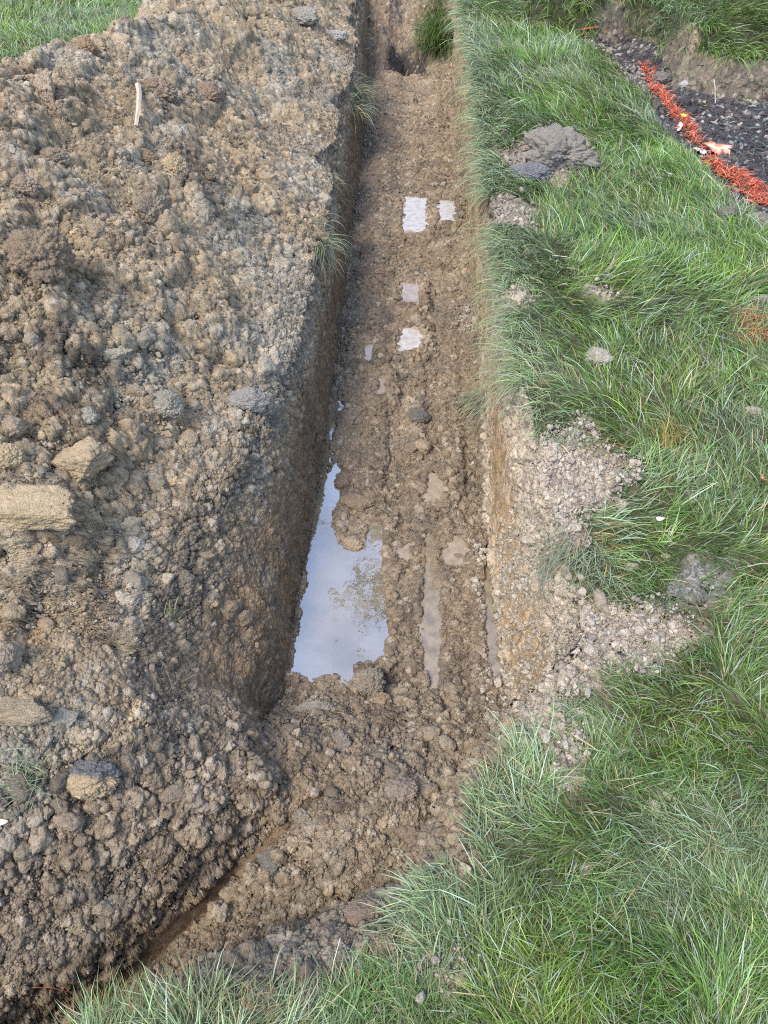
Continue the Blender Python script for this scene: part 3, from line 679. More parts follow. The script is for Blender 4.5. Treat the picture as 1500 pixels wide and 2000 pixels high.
def clod_object(px, py, wpx, hpx, c, blk, label, name, k):
    x, y, z = hit(px, py + hpx * .25)
    D_ = (y * math.cos(PITCH) + (CAM_H - z) * math.sin(PITCH)) / FPX
    rx = wpx * .5 * D_ * 1.12; rz = hpx * .5 * D_ * 1.12; big = max(rx, rz)
    lev = 6 if big > .04 else 5 if big > .018 else 4
    v, f = ICO[lev]
    p_ = clod_shape(v, 3000 + k * 7, blk, 1.15 if name == 'clay_lump' else 1. if blk < .85 else .6, big)
    if name == 'clay_lump': p_ = p_ * (1 + .5 * fbm((v * .5 + 11).astype(np.float32), .32, 77, 3))[:, None]
    p_ = p_ / np.abs(p_).max(0)
    # across the picture: x; towards the viewer the height in the picture is a blend of depth and height
    a = (k * 1.7) % 1 * .5 - .25
    p_ = p_ * np.array([rx, rz * 1.0, rz * .85]); ca, sa = math.cos(a), math.sin(a)
    p_ = np.stack([p_[:, 0] * ca - p_[:, 1] * sa, p_[:, 0] * sa + p_[:, 1] * ca, p_[:, 2]], 1)
    zc = rz * (.4 if 'on the grass' in label or 'grass' in label else .34 if name == 'clay_block' else .1)
    cc = np.array(c)[None] * (1 + .22 * fbm((p_ + k * 3).astype(np.float32), big * .6, k, 3) + .12 * (worley((p_ + k).astype(np.float32), big * .2, 5, want_id=True)[1] - .5))[:, None]
    if name == "soil_clod" and "roots" in label:
        t_ = sstep(.0, .35, p_[:, 1] / rz + p_[:, 2] / rz * .6 + .2 * fbm(p_.astype(np.float32), .03, 4, 2)); cc = mixc(cc, np.array([.15, .145, .14]), t_)
    me = new_mesh(name, p_, f, 3, np.clip(cc, .01, .8), np.full(len(p_), .35 if 'water' in label or 'puddle' in label or 'smooth dark' in label else 0.), True, M_CLOD)
    o = link(name, me, label=label, cat="stone" if name == "stone" else "soil clod" if name in ("soil_clod", "soil_ball", "clay_nugget") else "soil block")
    o.location = (x, y, z + zc)
for k, b_ in enumerate(BIG): clod_object(*b_, k)

# ------------------------------------------------------------------ water
def water_obj(name, zw, poly, label, grow=.03):
    c = poly.mean(0); P_ = []
    # resample, grow outwards under the banks
    n = len(poly); nxt = np.roll(poly, -1, 0); prv = np.roll(poly, 1, 0); tg = nxt - prv; nr = np.stack([tg[:, 1], -tg[:, 0]], 1); nr /= np.linalg.norm(nr, axis=1, keepdims=True) + 1e-9
    area = .5 * np.sum(poly[:, 0] * nxt[:, 1] - nxt[:, 0] * poly[:, 1])
    if area < 0: nr = -nr
    g = poly + nr * grow
    bm = bmesh.new()
    x0, y0 = poly.min(0) - grow; x1, y1 = poly.max(0) + grow
    gx = max(2, int((x1 - x0) / .006)); gy = max(2, int((y1 - y0) / .006))
    X, Y = np.meshgrid(np.linspace(x0, x1, gx), np.linspace(y0, y1, gy))
    d = sdf(X.ravel().astype(np.float32), Y.ravel().astype(np.float32), poly).reshape(X.shape)
    idx = np.arange(gx * gy).reshape(gy, gx); keep = (d < grow)
    kq = keep[:-1, :-1] & keep[:-1, 1:] & keep[1:, 1:] & keep[1:, :-1]
    q = np.stack([idx[:-1, :-1], idx[:-1, 1:], idx[1:, 1:], idx[1:, :-1]], 2)[kq]
    u, inv = np.unique(q, return_inverse=True)
    V = np.stack([X.ravel()[u], Y.ravel()[u], np.full(len(u), zw)], 1)
    bm.free()
    me = new_mesh(name, V, inv.reshape(-1, 4), 4, None, None, True, M_FILM if 'pale' in label else M_DULL if name == 'wet_patch' else M_RUT if name == 'rut_water' else M_WATER)
    link(name, me, kind='structure', label=label)
WL = ["long puddle reflecting blue sky along the left wall"] + ["narrow strip of muddy water in the middle rut", "narrow strip of muddy water at the right wall foot"] + ["damp smear on the trench floor"] * 2 + ["pale wet patch on the trench floor"] * 3 + ["damp smear on the trench floor"] * 9
for k, (n_, zw, poly) in enumerate(PUDW): water_obj(n_, zw, poly, WL[k], .03)

# ------------------------------------------------------------------ grass
def blades(root, ang, length, width, e0, e1, colr, K=4, curl=None):
    n = len(root); sgm = length / K; p_ = root.astype(np.float32).copy()
    dx, dy = np.cos(ang), np.sin(ang); tw = rng.normal(0, .9, n)
    V = np.zeros((n, 2 * K + 1, 3), np.float32); C = np.zeros((n, 2 * K + 1, 3), np.float32)
    cu = rng.normal(0, .35, n) if curl is None else curl
    for k in range(K + 1):
        t = k / K; a = ang + cu * t * t; e = e0 + (e1 - e0) * t ** 1.2
        dxx, dyy = np.cos(a), np.sin(a)
        side = np.stack([-dyy * np.cos(tw * .5), dxx * np.cos(tw * .5), np.sin(tw * .5)], 1)
        wk = width * (1 - t ** 2.2) * .5 + width * .06
        shade = (.62 + .45 * min(1, t * 2.2))
        if k < K:
            V[:, 2 * k] = p_ + side * wk[:, None]; V[:, 2 * k + 1] = p_ - side * wk[:, None]
            C[:, 2 * k] = C[:, 2 * k + 1] = colr
            ce = np.cos(e); p_ = p_ + np.stack([dxx * ce, dyy * ce, np.sin(e)], 1) * sgm[:, None]
        else:
            V[:, 2 * K] = p_; C[:, 2 * K] = colr
    # the pale sheath at the base of each blade
    C[:, 0] = C[:, 1] = colr * .6 + np.array([.16, .15, .08]) * .4
    base = (np.arange(n) * (2 * K + 1))[:, None]
    tri = []
    for k in range(K - 1):
        a, b, c, d = 2 * k, 2 * k + 1, 2 * k + 3, 2 * k + 2
        tri += [(a, b, c), (a, c, d)]
    tri.append((2 * K - 2, 2 * K - 1, 2 * K))
    Fc = (base[:, None] + np.array(tri)[None]).reshape(-1, 3)
    return V.reshape(-1, 3), Fc, C.reshape(-1, 3)
# how the grass is combed: picture x, y, direction in degrees (0 right, 90 away from the camera)
FLOW = [(900, 150, 230), (950, 100, 120), (960, 220, 215), (1050, 180, 150), (1150, 180, 160), (1200, 250, 200), (1050, 100, 100), (900, 270, 250), (950, 360, 190), (1230, 330, 60), (1340, 350, 110),
        (1150, 450, 60), (1250, 450, 110), (1050, 520, 215), (950, 500, 235), (960, 560, 200), (1150, 520, 20), (1300, 520, 10), (1430, 500, 70), (1180, 590, 350), (1350, 590, 340), (1450, 580, 20),
        (1000, 640, 195), (930, 700, 240), (1040, 740, 150), (900, 800, 235), (960, 790, 220), (1200, 740, 60), (1100, 700, 190), (1350, 740, 80), (1450, 720, 100), (1250, 800, 150), (1350, 850, 130),
        (1060, 830, 215), (1020, 880, 225), (1250, 950, 330), (1200, 1000, 300), (1350, 950, 20), (1450, 950, 70), (1130, 1080, 250), (1080, 1120, 240), (1180, 1100, 260), (1250, 1060, 200), (1300, 1020, 340), (1450, 1050, 20),
        (1400, 1130, 300), (1450, 1200, 320), (1300, 1140, 200), (1180, 1330, 170), (1250, 1320, 140), (1350, 1300, 160), (1450, 1320, 20), (1130, 1380, 200), (1250, 1400, 185), (1400, 1420, 165), (1180, 1460, 100),
        (1000, 1460, 120), (960, 1540, 150), (1050, 1540, 100), (1120, 1600, 180), (1200, 1600, 190), (1280, 1640, 250), (1350, 1560, 140), (1450, 1560, 210), (950, 1640, 150), (1020, 1680, 240), (870, 1740, 140),
        (950, 1760, 110), (1080, 1760, 250), (1200, 1750, 230), (1350, 1750, 160), (1450, 1800, 100), (850, 1800, 160), (900, 1900, 100), (1000, 1920, 80), (1150, 1900, 200), (1300, 1900, 170), (1450, 1950, 60),
        (750, 1960, 110), (600, 1980, 90), (450, 1960, 80), (300, 1980, 100), (1150, 60, 250), (1300, 90, 235), (1250, 30, 230), (1400, 120, 260), (1480, 140, 250), (1350, 30, 220), (100, 50, 90), (200, 20, 70), (30, 80, 120)]
FP = np.array([at(a, b) for a, b, c in FLOW]); FA = np.radians([c for *_, c in FLOW])
def flow(x, y):
    vx = np.zeros(len(x)); vy = np.zeros(len(x))
    sc_ = .12 + .06 * y
    for (fx, fy), a in zip(FP, FA):
        w_ = 1 / (((x - fx) ** 2 + (y - fy) ** 2) / sc_ ** 2 + .15) ** 2
        vx += w_ * math.cos(a); vy += w_ * math.sin(a)
    base = np.arctan2(vy, vx)
    q = np.stack([x, y, 0 * x], 1).astype(np.float32)
    return base + fbm(q, .3, 501, 2) * 1.0 + vnoise(q, .09, 502) * .8
G1, G2, G3, G4 = np.array([.135, .25, .042]), np.array([.115, .195, .048]), np.array([.235, .31, .16]), np.array([.19, .275, .05])
STRAW = np.array([.42, .34, .19]); ORANGE = np.array([.66, .12, .05])
def grass_colour(x, y):
    n = len(x); q = np.stack([x, y, 0 * x], 1).astype(np.float32)
    a = fbm(q, .45, 511, 3); b = fbm(q + 9, .25, 512, 3)
    c = mixc(np.repeat(G2[None], n, 0), G1, sstep(-.25, .3, a)); c = mixc(c, G3, .7 * sstep(.05, .45, b)); c = mixc(c, G4, .7 * sstep(.12, .5, -b))  # pale patches put the sky sheen on the blades into their colour
    edge = pick(lawn_sd, x, y); rim = np.abs(pick(mR, x, y))
    c = mixc(c, G3 * 1.1, .75 * sstep(.22, .05, rim))
    c = c * (.45 + 1.1 * rng.random((n, 1)) ** 1.3)
    h_ = rng.random(n); c = np.where((h_ < .07)[:, None], STRAW * (.6 + .6 * rng.random((n, 1))), c); c = np.where(((h_ > .07) & (h_ < .20))[:, None], np.array([.33, .40, .30]) * (.8 + .4 * rng.random((n, 1))), c)  # share of pale grey-green blades painted in as highlights
    return c
def near_pts(x, y, pts, r):
    o = np.zeros(len(x))
    for a, b, rr in pts:
        gx, gy = at(a, b); o = np.maximum(o, np.exp(-((x - gx) ** 2 + (y - gy) ** 2) / (rr * r) ** 2))
    return o
GV, GF, GC = [], [], []; goff = 0
def add_blades(*a, **k):
    global goff
    V, F_, C = blades(*a, **k); GV.append(V); GF.append(F_ + goff); GC.append(C); goff += len(V)
def lawn_layer(n, y0, y1, lmin, lmax, lean0, lean1, wid, dens_bare=.0, dark=1., side='both'):
    x, y = sample_area(int(n * .72), y0, y1); u_ = n - len(x); y2 = rng.uniform(2.5, y1, u_); x = np.concatenate([x, (rng.random(u_) * 2 - 1) * halfw(y2) * .97]); y = np.concatenate([y, y2])
    k = (pick(grassm, x, y) > rng.random(n) * .9 + .05)
    q = np.stack([x, y, 0 * x], 1).astype(np.float32)
    thin = sstep(-.65, -.25, fbm(q, .12, 531, 3)); k &= rng.random(n) < (.25 + .75 * thin)
    bare_strip = (x < .0) & (y < .5) & (x > -1.2); k &= ~(bare_strip & (rng.random(n) > .45))
    x, y = x[k], y[k]; n = len(x); q = q[k]
    clump, cid = worley(q, .045, 541, want_id=True)
    ang = flow(x, y) + (cid - .5) * 1.5 + rng.normal(0, .62, n)
    L_ = (lmin + (lmax - lmin) * rng.random(n)) * (.7 + .6 * cid) * np.interp(y, [0, 1.2, 3, 6], [.85, 1., 1.25, 1.45])
    bankh = pick(mbank, x, y) < .1; L_ = np.where(bankh, L_ * 1.25, L_); L_ = np.where(x < -.8, L_ * .75, L_)
    up = np.clip(sstep(-.1, .5, fbm(q, .3, 551, 2)), 0, 1)
    e0 = np.radians(lean0 + (lean1 - lean0) * rng.random(n)) + up * .25; e1 = e0 - np.radians(30 + 55 * rng.random(n))
    e1 = np.maximum(e1, rad(-12)); 
    z = surf(x, y) - .004
    rim = pick(mR, x, y); hang = sstep(.12, .0, rim) * (x > -.2); e1 = e1 - hang * rad(45)
    hb = bankh & (pick(mbank, x, y) > -.15); e1 = np.where(hb, e1 - .9, e1)
    wd = wid * (.6 + .8 * rng.random(n)) * np.interp(y, [0, 1.2, 3, 7], [.8, 1, 1.35, 2.0])
    c = grass_colour(x, y) * dark * (.72 + .56 * cid)[:, None]
    painted = near_pts(x, y, [(1430, 622, 1.0), (1480, 655, 1.2), (1042, 12, 1.5)], .055) ; pn = (painted > .35) & (rng.random(n) < .6 * painted)
    c = np.where(pn[:, None], np.array([.55, .15, .05]) * (.5 + .7 * rng.random((n, 1))), c)
    ora = near_pts(x, y, [(1380, 70, 2.2), (1495, 650, 1.6), (1330, 870, 1.1), (1180, 870, .8), (1180, 1040, .6)], .07); on = (ora > .4) & (rng.random(n) < .45)
    c = np.where(on[:, None], np.array([.34, .24, .08]) * (.6 + .7 * rng.random((n, 1))), c)
    add_blades(np.stack([x, y, z], 1), ang, L_, wd, e0, e1, c)
lawn_layer(430000, -.3, 8.3, .025, .055, 25, 75, .0021, dark=.75)
lawn_layer(570000, -.3, 8.3, .04, .095, 8, 52, .0020)
lawn_layer(40000, -.3, 8.3, .07, .125, 20, 55, .0019, dark=1.25)
def fringe(n, sel, ang_, asd, l0, l1, e0_, e1_, wd_, tone):
    x, y = sample_area(n, -.2, 8.2); k = sel(x, y); x, y = x[k], y[k]; m_ = len(x)
    c = grass_colour(x, y) * .6 + np.array(tone) * .4 * (.6 + .8 * rng.random((m_, 1)))
    sc_ = np.interp(y, [0, 2, 4, 7], [.8, 1, 1.15, 1.3])
    add_blades(np.stack([x, y, surf(x, y) - .004], 1), np.radians(ang_ + rng.normal(0, asd, m_)), (l0 + (l1 - l0) * rng.random(m_)) * sc_, wd_ * (.6 + .8 * rng.random(m_)) * np.interp(y, [0, 2, 5, 8], [.8, 1.1, 1.7, 2]), np.radians(e0_ + rng.normal(0, 16, m_)), np.radians(e1_ + rng.normal(0, 16, m_)), c)
PALE_G = (.26, .31, .165)
def sel_lip(x, y):
    d_ = pick(mR, x, y); q = np.stack([x, y, 0 * x], 1).astype(np.float32)
    return (x > .3) & (x < .5) & (y > 1.85) & (d_ > -.012) & (d_ < .03) & (fbm(q, .13, 562, 2) > -.25)
def sel_rim(x, y):
    d_ = pick(mR, x, y); q = np.stack([x, y, 0 * x], 1).astype(np.float32)
    return (x > .3) & (x < .6) & (y > 1.9) & (d_ > 0) & (d_ < .07) & (pick(grassm, x, y) > .2) & (fbm(q, .16, 561, 2) > -.35)
fringe(520000, sel_rim, 200, 30, .07, .15, 15, -60, .0021, PALE_G)
fringe(420000, sel_lip, 190, 35, .10, .20, 8, -80, .0019, (.25, .29, .17))
def sel_near(x, y):
    d_ = pick(mR, x, y); return (x > .0) & (x < .6) & (y < 1.0) & (d_ > 0) & (d_ < .06) & (pick(grassm, x, y) > .3)
fringe(60000, sel_near, 140, 35, .035, .07, 45, -5, .0019, (.22, .29, .14))
def sel_bank(x, y):
    d_ = pick(mbank, x, y); return (x > .9) & (d_ > -.18) & (d_ < .07)
fringe(150000, sel_bank, 245, 28, .10, .19, 35, -55, .0024, (.20, .27, .16))
me = new_mesh("lawn_grass", np.concatenate(GV), np.concatenate(GF), 3, np.clip(np.concatenate(GC), 0, .9), None, True, M_BLADE)
link("lawn_grass", me, kind='stuff', label="long matted green lawn grass combed in many directions", cat="grass")
print('grass', goff, round(time.time() - T0, 1))

# tufts one can tell apart: hanging over the left rim, on the heap, along the near edge
def tuft(name, label, spots, nb, L, spread, angd, e0, e1, colr, wid=.0017, asp=40, red=0., straw=.15, group=None, zoff=0.):
    global GV, GF, GC, goff
    GV, GF, GC, goff = [], [], [], 0
    for (px, py) in spots:
        x, y, z = hit(px, py)
        r = rng.normal(0, spread, (nb, 2)); X, Y = x + r[:, 0], y + r[:, 1]
        ang = np.radians(angd + rng.normal(0, asp, nb)); c = np.array(colr)[None] * (.6 + .8 * rng.random((nb, 1)))
        h_ = rng.random(nb); c = np.where((h_ < straw)[:, None], STRAW * (.6 + .5 * rng.random((nb, 1))), c); c = np.where((h_ > 1 - red)[:, None], np.array([.45, .10, .05]), c)
        Z_ = surf(X, Y) + zoff
        add_blades(np.stack([X, Y, np.where(np.abs(Z_ - z) < .1, Z_, z)], 1), ang, L * (.5 + .8 * rng.random(nb)), wid * (.7 + .6 * rng.random(nb)), np.radians(e0 + rng.normal(0, 18, nb)), np.radians(e1 + rng.normal(0, 18, nb)), c)
    o0 = np.concatenate(GV); me = new_mesh(name, o0, np.concatenate(GF), 3, np.clip(np.concatenate(GC), 0, .9), None, True, M_BLADE)
    link(name, me, label=label, cat="grass tuft", group=group)
gg = (.20, .24, .14)
tuft("grass_tuft", "grey-green grass tuft hanging over the far left trench rim", [(690, 175), (696, 190), (700, 205), (688, 215)], 90, .15, .03, -20, 20, -60, gg, .003)
tuft("grass_tuft", "thin dry wisp of grass at the rim near the far end of the trench", [(706, 70), (704, 85)], 18, .12, .02, -10, 30, -50, (.2, .2, .12), .003)
tuft("grass_tuft", "wispy grass tuft hanging down the left trench wall halfway along", [(622, 440), (626, 480), (634, 500), (632, 470)], 34, .13, .022, -60, 10, -70, gg, .002)
tuft("grass_tuft", "few dark blades under the heap's edge between the two hanging tufts", [(640, 350), (650, 330), (655, 355)], 14, .08, .02, -20, 0, -60, (.15, .17, .10), .002)
tuft("grass_tuft", "little tuft of green blades on the grey soil below the heap", [(336, 1195), (330, 1210)], 16, .045, .006, 80, 40, -10, (.2, .24, .12), .0014)
tuft("grass_tuft", "pale green blades sprawling at the lower left beside the root-capped clod", [(50, 1540), (62, 1525), (42, 1552), (74, 1512)], 26, .075, .02, 150, 40, -10, (.24, .30, .18), .0017, 80)
tuft("grass_tuft", "sparse tall tuft with reddish blades at the bottom left corner", [(210, 1975), (260, 1960), (310, 1950), (360, 1960), (300, 1985), (240, 1995)], 60, .07, .02, 95, 70, 30, (.22, .27, .12), .0014, 50, .07, .3)
tuft("grass_tuft", "yellowish sparse tuft in the middle of the bottom edge", [(430, 1965), (480, 1975), (540, 1980), (590, 1985)], 50, .05, .02, 95, 70, 20, (.24, .26, .12), .0014, 60, .02, .35)
tuft("grass_tuft", "bright green tuft at the bottom edge right of the sparse ones", [(700, 1960), (740, 1930), (780, 1950), (690, 1985), (820, 1970)], 110, .055, .022, 100, 55, 10, (.14, .24, .07), .0016, 60, 0, .1)
tuft("turf_lump", "dark green turf lump hanging into the far right end of the trench", [(852, 20), (858, 45), (848, 60), (860, 75)], 260, .16, .06, 250, 10, -60, (.09, .15, .03), .004, 40, 0, .05)
tuft("grass_tuft", "pale grass fringe drooping over the right wall beside the dark clay ball", [(935, 770), (925, 790), (945, 760), (950, 790)], 80, .12, .025, 225, 20, -35, (.27, .31, .22), .0021, 22, 0, .25)
tuft("grass_tuft", "coarse pale tuft drooping from the shoulder above the sandy slope", [(1105, 1065), (1125, 1050), (1140, 1080), (1175, 1095), (1090, 1080)], 60, .11, .035, 245, 25, -30, (.24, .30, .20), .0021, 25, 0, .3)
def root_hairs():
    global GV, GF, GC, goff
    GV, GF, GC, goff = [], [], [], 0
    for (px, py, n_) in [(470, 800, 8), (480, 880, 10), (430, 930, 12), (380, 1040, 14), (400, 1000, 12), (560, 700, 12), (600, 560, 14), (575, 640, 12), (360, 1350, 20), (340, 1330, 16), (240, 1480, 24), (640, 420, 10), (450, 960, 8), (590, 520, 14)]:
        x, y, z = hit(px, py); r = rng.normal(0, .025, (n_, 2)); X, Y = x + r[:, 0], y + r[:, 1]
        add_blades(np.stack([X, Y, surf(X, Y)], 1), rng.uniform(0, 6.28, n_), .03 + .05 * rng.random(n_), np.full(n_, .0009), np.radians(rng.uniform(-10, 60, n_)), np.radians(rng.uniform(-60, 10, n_)), np.repeat(np.array([[.30, .26, .19]]), n_, 0))
    me = new_mesh("root_hairs", np.concatenate(GV), np.concatenate(GF), 3, np.concatenate(GC), None, True, M_BLADE)
    link("root_hairs", me, kind='stuff', label="fine pale root hairs poking from the heap and trench wall", cat="roots")
root_hairs()

# ------------------------------------------------------------------ orange marking paint sprayed on straw and mulch
def painted():
    global GV, GF, GC, goff
    GV, GF, GC, goff = [], [], [], 0
    line = [(1140, 72, .03), (1185, 78, .05), (1258, 132, .03), (1265, 145, .03), (1285, 178, .05), (1295, 190, .045), (1310, 215, .04), (1325, 230, .045), (1340, 250, .045), (1352, 268, .04), (1400, 330, .045), (1430, 350, .05), (1450, 368, .06), (1475, 375, .07), (1500, 385, .08), (1540, 395, .09), (1440, 345, .05), (1480, 398, .05)]
    line += [(1272, 160, .035), (1303, 203, .035), (1318, 222, .035), (1332, 240, .04), (1347, 258, .035), (1360, 280, .03), (1375, 295, .03), (1385, 318, .035), (1415, 340, .045)]
    for (px, py, r_) in line:
        x, y, z = hit(px, py); n_ = int(rng.uniform(90, 220) * (r_ / .045)) if py > 100 else 16
        r = rng.normal(0, r_ * .5, (n_, 2)); X, Y = x + r[:, 0], y + r[:, 1] * 1.2
        c = ORANGE[None] * (.55 + .6 * rng.random((n_, 1))); h_ = rng.random((n_, 1)); c = np.where(h_ < .15, np.array([.75, .26, .18]), c); c = np.where(h_ > .72, np.array([.17, .12, .08]), c)
        add_blades(np.stack([X, Y, surf(X, Y) + .006 + .01 * rng.random(n_)], 1), rng.uniform(0, 6.28, n_), .015 + .055 * rng.random(n_) ** 1.5, .0018 + .0026 * rng.random(n_), np.radians(rng.uniform(-5, 45, n_)), np.radians(rng.uniform(-45, 15, n_)), c)
        GC[-1][:] = np.repeat(c, 9, 0)
    me = new_mesh("painted_straw", np.concatenate(GV), np.concatenate(GF), 3, np.concatenate(GC), None, True, M_PAINT)
    link("painted_straw", me, kind='stuff', label="bright orange sprayed straw and mulch in a line along the black bed", cat="painted straw")
    GV, GF, GC, goff = [], [], [], 0
    x, y = sample_area(26000, 2.3, 6.5); k = (pick(bd, x, y) > .5) & (x < 4.2); x, y = x[k], y[k]; n_ = len(x)
    c = np.array([.07, .06, .055])[None] * (.5 + 1.4 * rng.random((n_, 1))); c = np.where(rng.random((n_, 1)) < .12, np.array([.30, .27, .22]), c)
    qq = fbm(np.stack([x, y, 0 * x], 1).astype(np.float32), .3, 571, 2); c = np.where(((qq > .15) & (rng.random(n_) < .3))[:, None], np.array([.06, .12, .12]), c)
    add_blades(np.stack([x, y, surf(x, y) + .004], 1), rng.uniform(0, 6.28, n_), .025 + .05 * rng.random(n_), .003 + .006 * rng.random(n_), np.radians(rng.uniform(-5, 30, n_)), np.radians(rng.uniform(-30, 10, n_)), c)
    me = new_mesh("bed_mulch", np.concatenate(GV), np.concatenate(GF), 3, np.concatenate(GC), None, True, M_PAINT)
    link("bed_mulch", me, kind='stuff', label="black mulch and twig litter on the bed soil", cat="mulch")
painted()

# ------------------------------------------------------------------ fallen leaves
def leaf_material(name, c1, c2):
    m, nt, out = mat_base(name); n, l = nt.nodes, nt.links
    b = n.new('ShaderNodeBsdfPrincipled'); b.inputs['Roughness'].default_value = .6
    tc = n.new('ShaderNodeTexCoord'); no = n.new('ShaderNodeTexNoise'); no.inputs['Scale'].default_value = 25; no.inputs['Detail'].default_value = 4
    cr = n.new('ShaderNodeValToRGB'); cr.color_ramp.elements[0].position = .42; cr.color_ramp.elements[1].position = .58
    cr.color_ramp.elements[0].color = (*c1, 1); cr.color_ramp.elements[1].color = (*c2, 1)
    l.new(tc.outputs['Object'], no.inputs['Vector']); l.new(no.outputs['Fac'], cr.inputs[0]); l.new(cr.outputs[0], b.inputs['Base Color']); l.new(b.outputs[0], out.inputs[0]); return m
def leaf(px, py, size, rz, m, label, lobes=True, tilt=(.15, .1), lift=.012):
    x, y, z = hit(px, py)
    if lobes:
        prof = []
        for k in range(60):
            a = k / 60 * 2 * math.pi; r = .62 + .38 * abs(math.cos(2.5 * a)) ** .6 - .10 * abs(math.sin(12.5 * a))
            if abs(a - math.pi) < .25: r *= .55
            prof.append((math.cos(a) * r, math.sin(a) * r * .9))
    else:
        prof = [(math.cos(k / 24 * 6.283), math.sin(k / 24 * 6.283) * .42 * (1 - .35 * math.cos(k / 24 * 6.283))) for k in range(24)]
    bm = bmesh.new(); rings = []
    for f_ in (1, .66, .33):
        rings.append([bm.verts.new((a * f_ * size, b * f_ * size, size * (.22 * (a * f_) ** 2 - .25 * abs(b * f_) + .12 * math.sin(5 * a * f_ + 3 * b)))) for a, b in prof])
    cv = bm.verts.new((0, 0, 0)); n = len(prof)
    for k in range(n):
        j = (k + 1) % n
        for q in (0, 1): bm.faces.new((rings[q][k], rings[q][j], rings[q + 1][j], rings[q + 1][k]))
        bm.faces.new((rings[2][k], rings[2][j], cv))
    me = bpy.data.meshes.new("leaf"); bm.to_mesh(me); bm.free(); me.materials.append(m)
    for p_ in me.polygons: p_.use_smooth = True
    o = link("fallen_leaf", me, label=label, cat="leaf"); o.location = (x, y, z + lift + size * .15); o.rotation_euler = (tilt[0], tilt[1], rad(rz))
    so = o.modifiers.new("thickness", 'SOLIDIFY'); so.thickness = .0006
    st = bmesh.new(); pr = None
    vs = []
    for k in range(7):
        t = k / 6; c = (-size * (.45 + .9 * t), size * .05 * math.sin(3 * t), size * .05 * t)
        vs.append([st.verts.new((c[0], c[1] + math.cos(a) * size * .022, c[2] + math.sin(a) * size * .022)) for a in (0, 2.09, 4.19)])
    for a, b in zip(vs[:-1], vs[1:]):
        for k in range(3): st.faces.new((a[k], a[(k + 1) % 3], b[(k + 1) % 3], b[k]))
    ms = bpy.data.meshes.new("stem"); st.to_mesh(ms); st.free(); ms.materials.append(m); link("stem", ms, parent=o)
L_O = leaf_material("leaf_sprayed_orange", (.72, .20, .11), (.85, .42, .30)); L_W = leaf_material("leaf_pale_grey", (.42, .36, .34), (.58, .52, .50))
L_Y = leaf_material("leaf_yellow", (.72, .58, .04), (.80, .68, .10)); L_B = leaf_material("leaf_brown", (.42, .20, .08), (.50, .27, .12)); L_C = leaf_material("leaf_cream", (.62, .52, .38), (.7, .62, .5))
leaf(1398, 300, .088, 20, L_O, "large lobed leaf sprayed salmon orange on the paint line", True, (.2, .1), .02)
leaf(1368, 300, .055, 200, L_W, "pale grey leaf half under the large orange leaf", True, (.2, -.2), .01)
leaf(1333, 234, .024, 15, L_Y, "yellow leaf lying on the orange straw", False, (.5, .1), .02)
leaf(1374, 205, .018, 60, L_Y, "tiny yellow leaf on the black bed soil", False, (.4, .1), .012)
leaf(1325, 256, .036, 250, L_W, "whitish leaf beside the orange straw below the yellow leaf", False, (.6, .2), .012)
leaf(1299, 363, .022, 100, L_C, "small cream leaf standing in the bright grass", False, (.9, .2), .05)
leaf(1480, 955, .022, 80, L_B, "reddish brown curled leaf near the right picture edge", False, (.7, .3), .04)
leaf(1281, 1033, .014, 15, L_C, "small yellowish leaf in the grass left of the grey dust patch", False, (.4, .1), .04)
leaf(5, 1610, .016, 10, L_C, "white flake at the left picture edge on the heap", False, (.4, .1), .01)
def twig(pts, r0, c, label):
    bm = bmesh.new(); vs = []
    P_ = [Vector(hit(a, b)) + Vector((0, 0, dz)) for a, b, dz in pts]
    n = len(P_)
    for k, p_ in enumerate(P_):
        d = (P_[min(k + 1, n - 1)] - P_[max(k - 1, 0)]).normalized(); u = d.orthogonal().normalized(); v_ = d.cross(u); r = r0 * (1 - .5 * k / n)
        vs.append([bm.verts.new(p_ + (u * math.cos(a) + v_ * math.sin(a)) * r) for a in (0, 1.26, 2.51, 3.77, 5.03)])
    for a, b in zip(vs[:-1], vs[1:]):
        for k in range(5): bm.faces.new((a[k], a[(k + 1) % 5], b[(k + 1) % 5], b[k]))
    bm.faces.new(vs[0][::-1]); bm.faces.new(vs[-1])
    me = bpy.data.meshes.new("twig"); bm.to_mesh(me); bm.free(); me.materials.append(leaf_material("twig_bark", c, tuple(q * 1.2 for q in c)))
    link("twig", me, label=label, cat="twig")
twig([(1393, 160, .01), (1394, 180, .02), (1396, 205, .008)], .004, (.42, .38, .33), "pale upright straw stalk on the black bed soil")
twig([(1135, 68, .03), (1150, 67, .035), (1167, 65, .03)], .007, (.62, .14, .07), "short orange stick at the far end of the paint line")
twig([(272, 178, .02), (276, 200, .03), (275, 230, .03), (268, 255, .01)], .011, (.42, .33, .24), "tan broken root standing up in the upper heap")
twig([(80, 1938, .05), (120, 1940, .06), (160, 1948, .05), (185, 1965, .02)], .0012, (.50, .14, .08), "red grass stalk reaching left at the bottom left corner")
twig([(645, 1930, .01), (655, 1890, .05), (668, 1850, .07)], .0010, (.48, .42, .30), "single dry straw stalk leaning over the bottom rim")

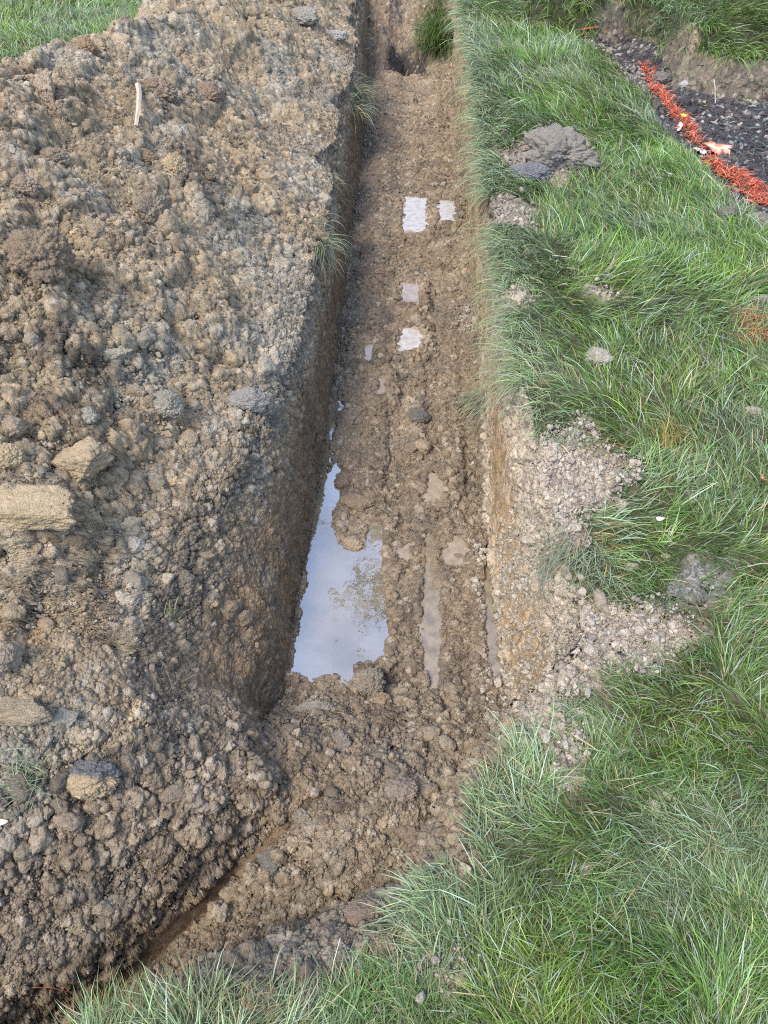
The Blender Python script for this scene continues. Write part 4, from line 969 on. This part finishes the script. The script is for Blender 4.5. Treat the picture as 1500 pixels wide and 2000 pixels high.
# ------------------------------------------------------------------ the tree whose branches the puddle mirrors
def tree():
    root = bpy.data.objects.new("leafy_tree", None); SC.collection.objects.link(root); root.location = (2.6, 12.0, 0)
    root['label'] = "leafy tree beyond the trench, its branches mirrored in the puddle"; root['category'] = "tree"
    r = np.random.default_rng(3); V, F_ = [], []; tips = []
    def limb(p0, p1, r0, r1, seg=6):
        base = len(V); d = (p1 - p0); u = np.cross(d, [0, .3, 1.]); u /= np.linalg.norm(u); v_ = np.cross(d, u); v_ /= np.linalg.norm(v_)
        for k in range(seg + 1):
            t = k / seg; c = p0 + d * t + u * math.sin(t * 3.1) * .06 * np.linalg.norm(d); rr = r0 + (r1 - r0) * t
            for a in range(8): V.append(c + (u * math.cos(a * .785) + v_ * math.sin(a * .785)) * rr)
        for k in range(seg):
            for a in range(8): b = base + k * 8; F_.append((b + a, b + (a + 1) % 8, b + 8 + (a + 1) % 8, b + 8 + a))
    limb(np.array([0, 0, -.2]), np.array([-.2, -.1, 5.]), .28, .17)
    top = np.array([-.2, -.1, 4.9])
    ends = [(-2.9, -5.3, 7.0), (-1.5, -4.2, 8.), (-3.0, -2.5, 8.2), (1.5, 1.5, 9), (2.5, -1, 8), (-.5, 2, 9), (.3, -1, 9.5), (-2, .5, 8)]
    for e in ends:
        e = np.array(e); limb(top, e, .10, .025); tips.append(e)
        for k in range(7):
            t = r.uniform(.45, 1); p_ = top + (e - top) * t; q = p_ + r.normal(0, .55, 3); limb(p_, q, .02, .006, 3); tips.append(q)
    link("trunk", new_mesh("trunk", np.array(V), np.array(F_), 4, None, None, True, leaf_material("tree_bark", (.09, .07, .05), (.14, .11, .08))), parent=root)
    c = []
    for t in tips: c.append(t + r.normal(0, .30, (300, 3)) * [1, 1, .7])
    c = np.concatenate(c); n = len(c); R_ = rotm(n, r); q = np.array([(-.07, 0, 0), (0, -.032, 0), (.07, 0, 0), (0, .032, 0)])
    V = np.einsum('nij,kj->nki', R_, q) + c[:, None]; 
    lm = blade_material("tree_leaf", .5, .3, .4)
    cc = np.repeat(np.array([[.06, .085, .02]]) * (.6 + .8 * r.random((n, 1))), 4, 0)
    link("crown", new_mesh("crown", V.reshape(-1, 3), np.arange(n * 4).reshape(-1, 4), 4, cc, None, False, lm), parent=root)
tree()
print('done', round(time.time() - T0, 1))
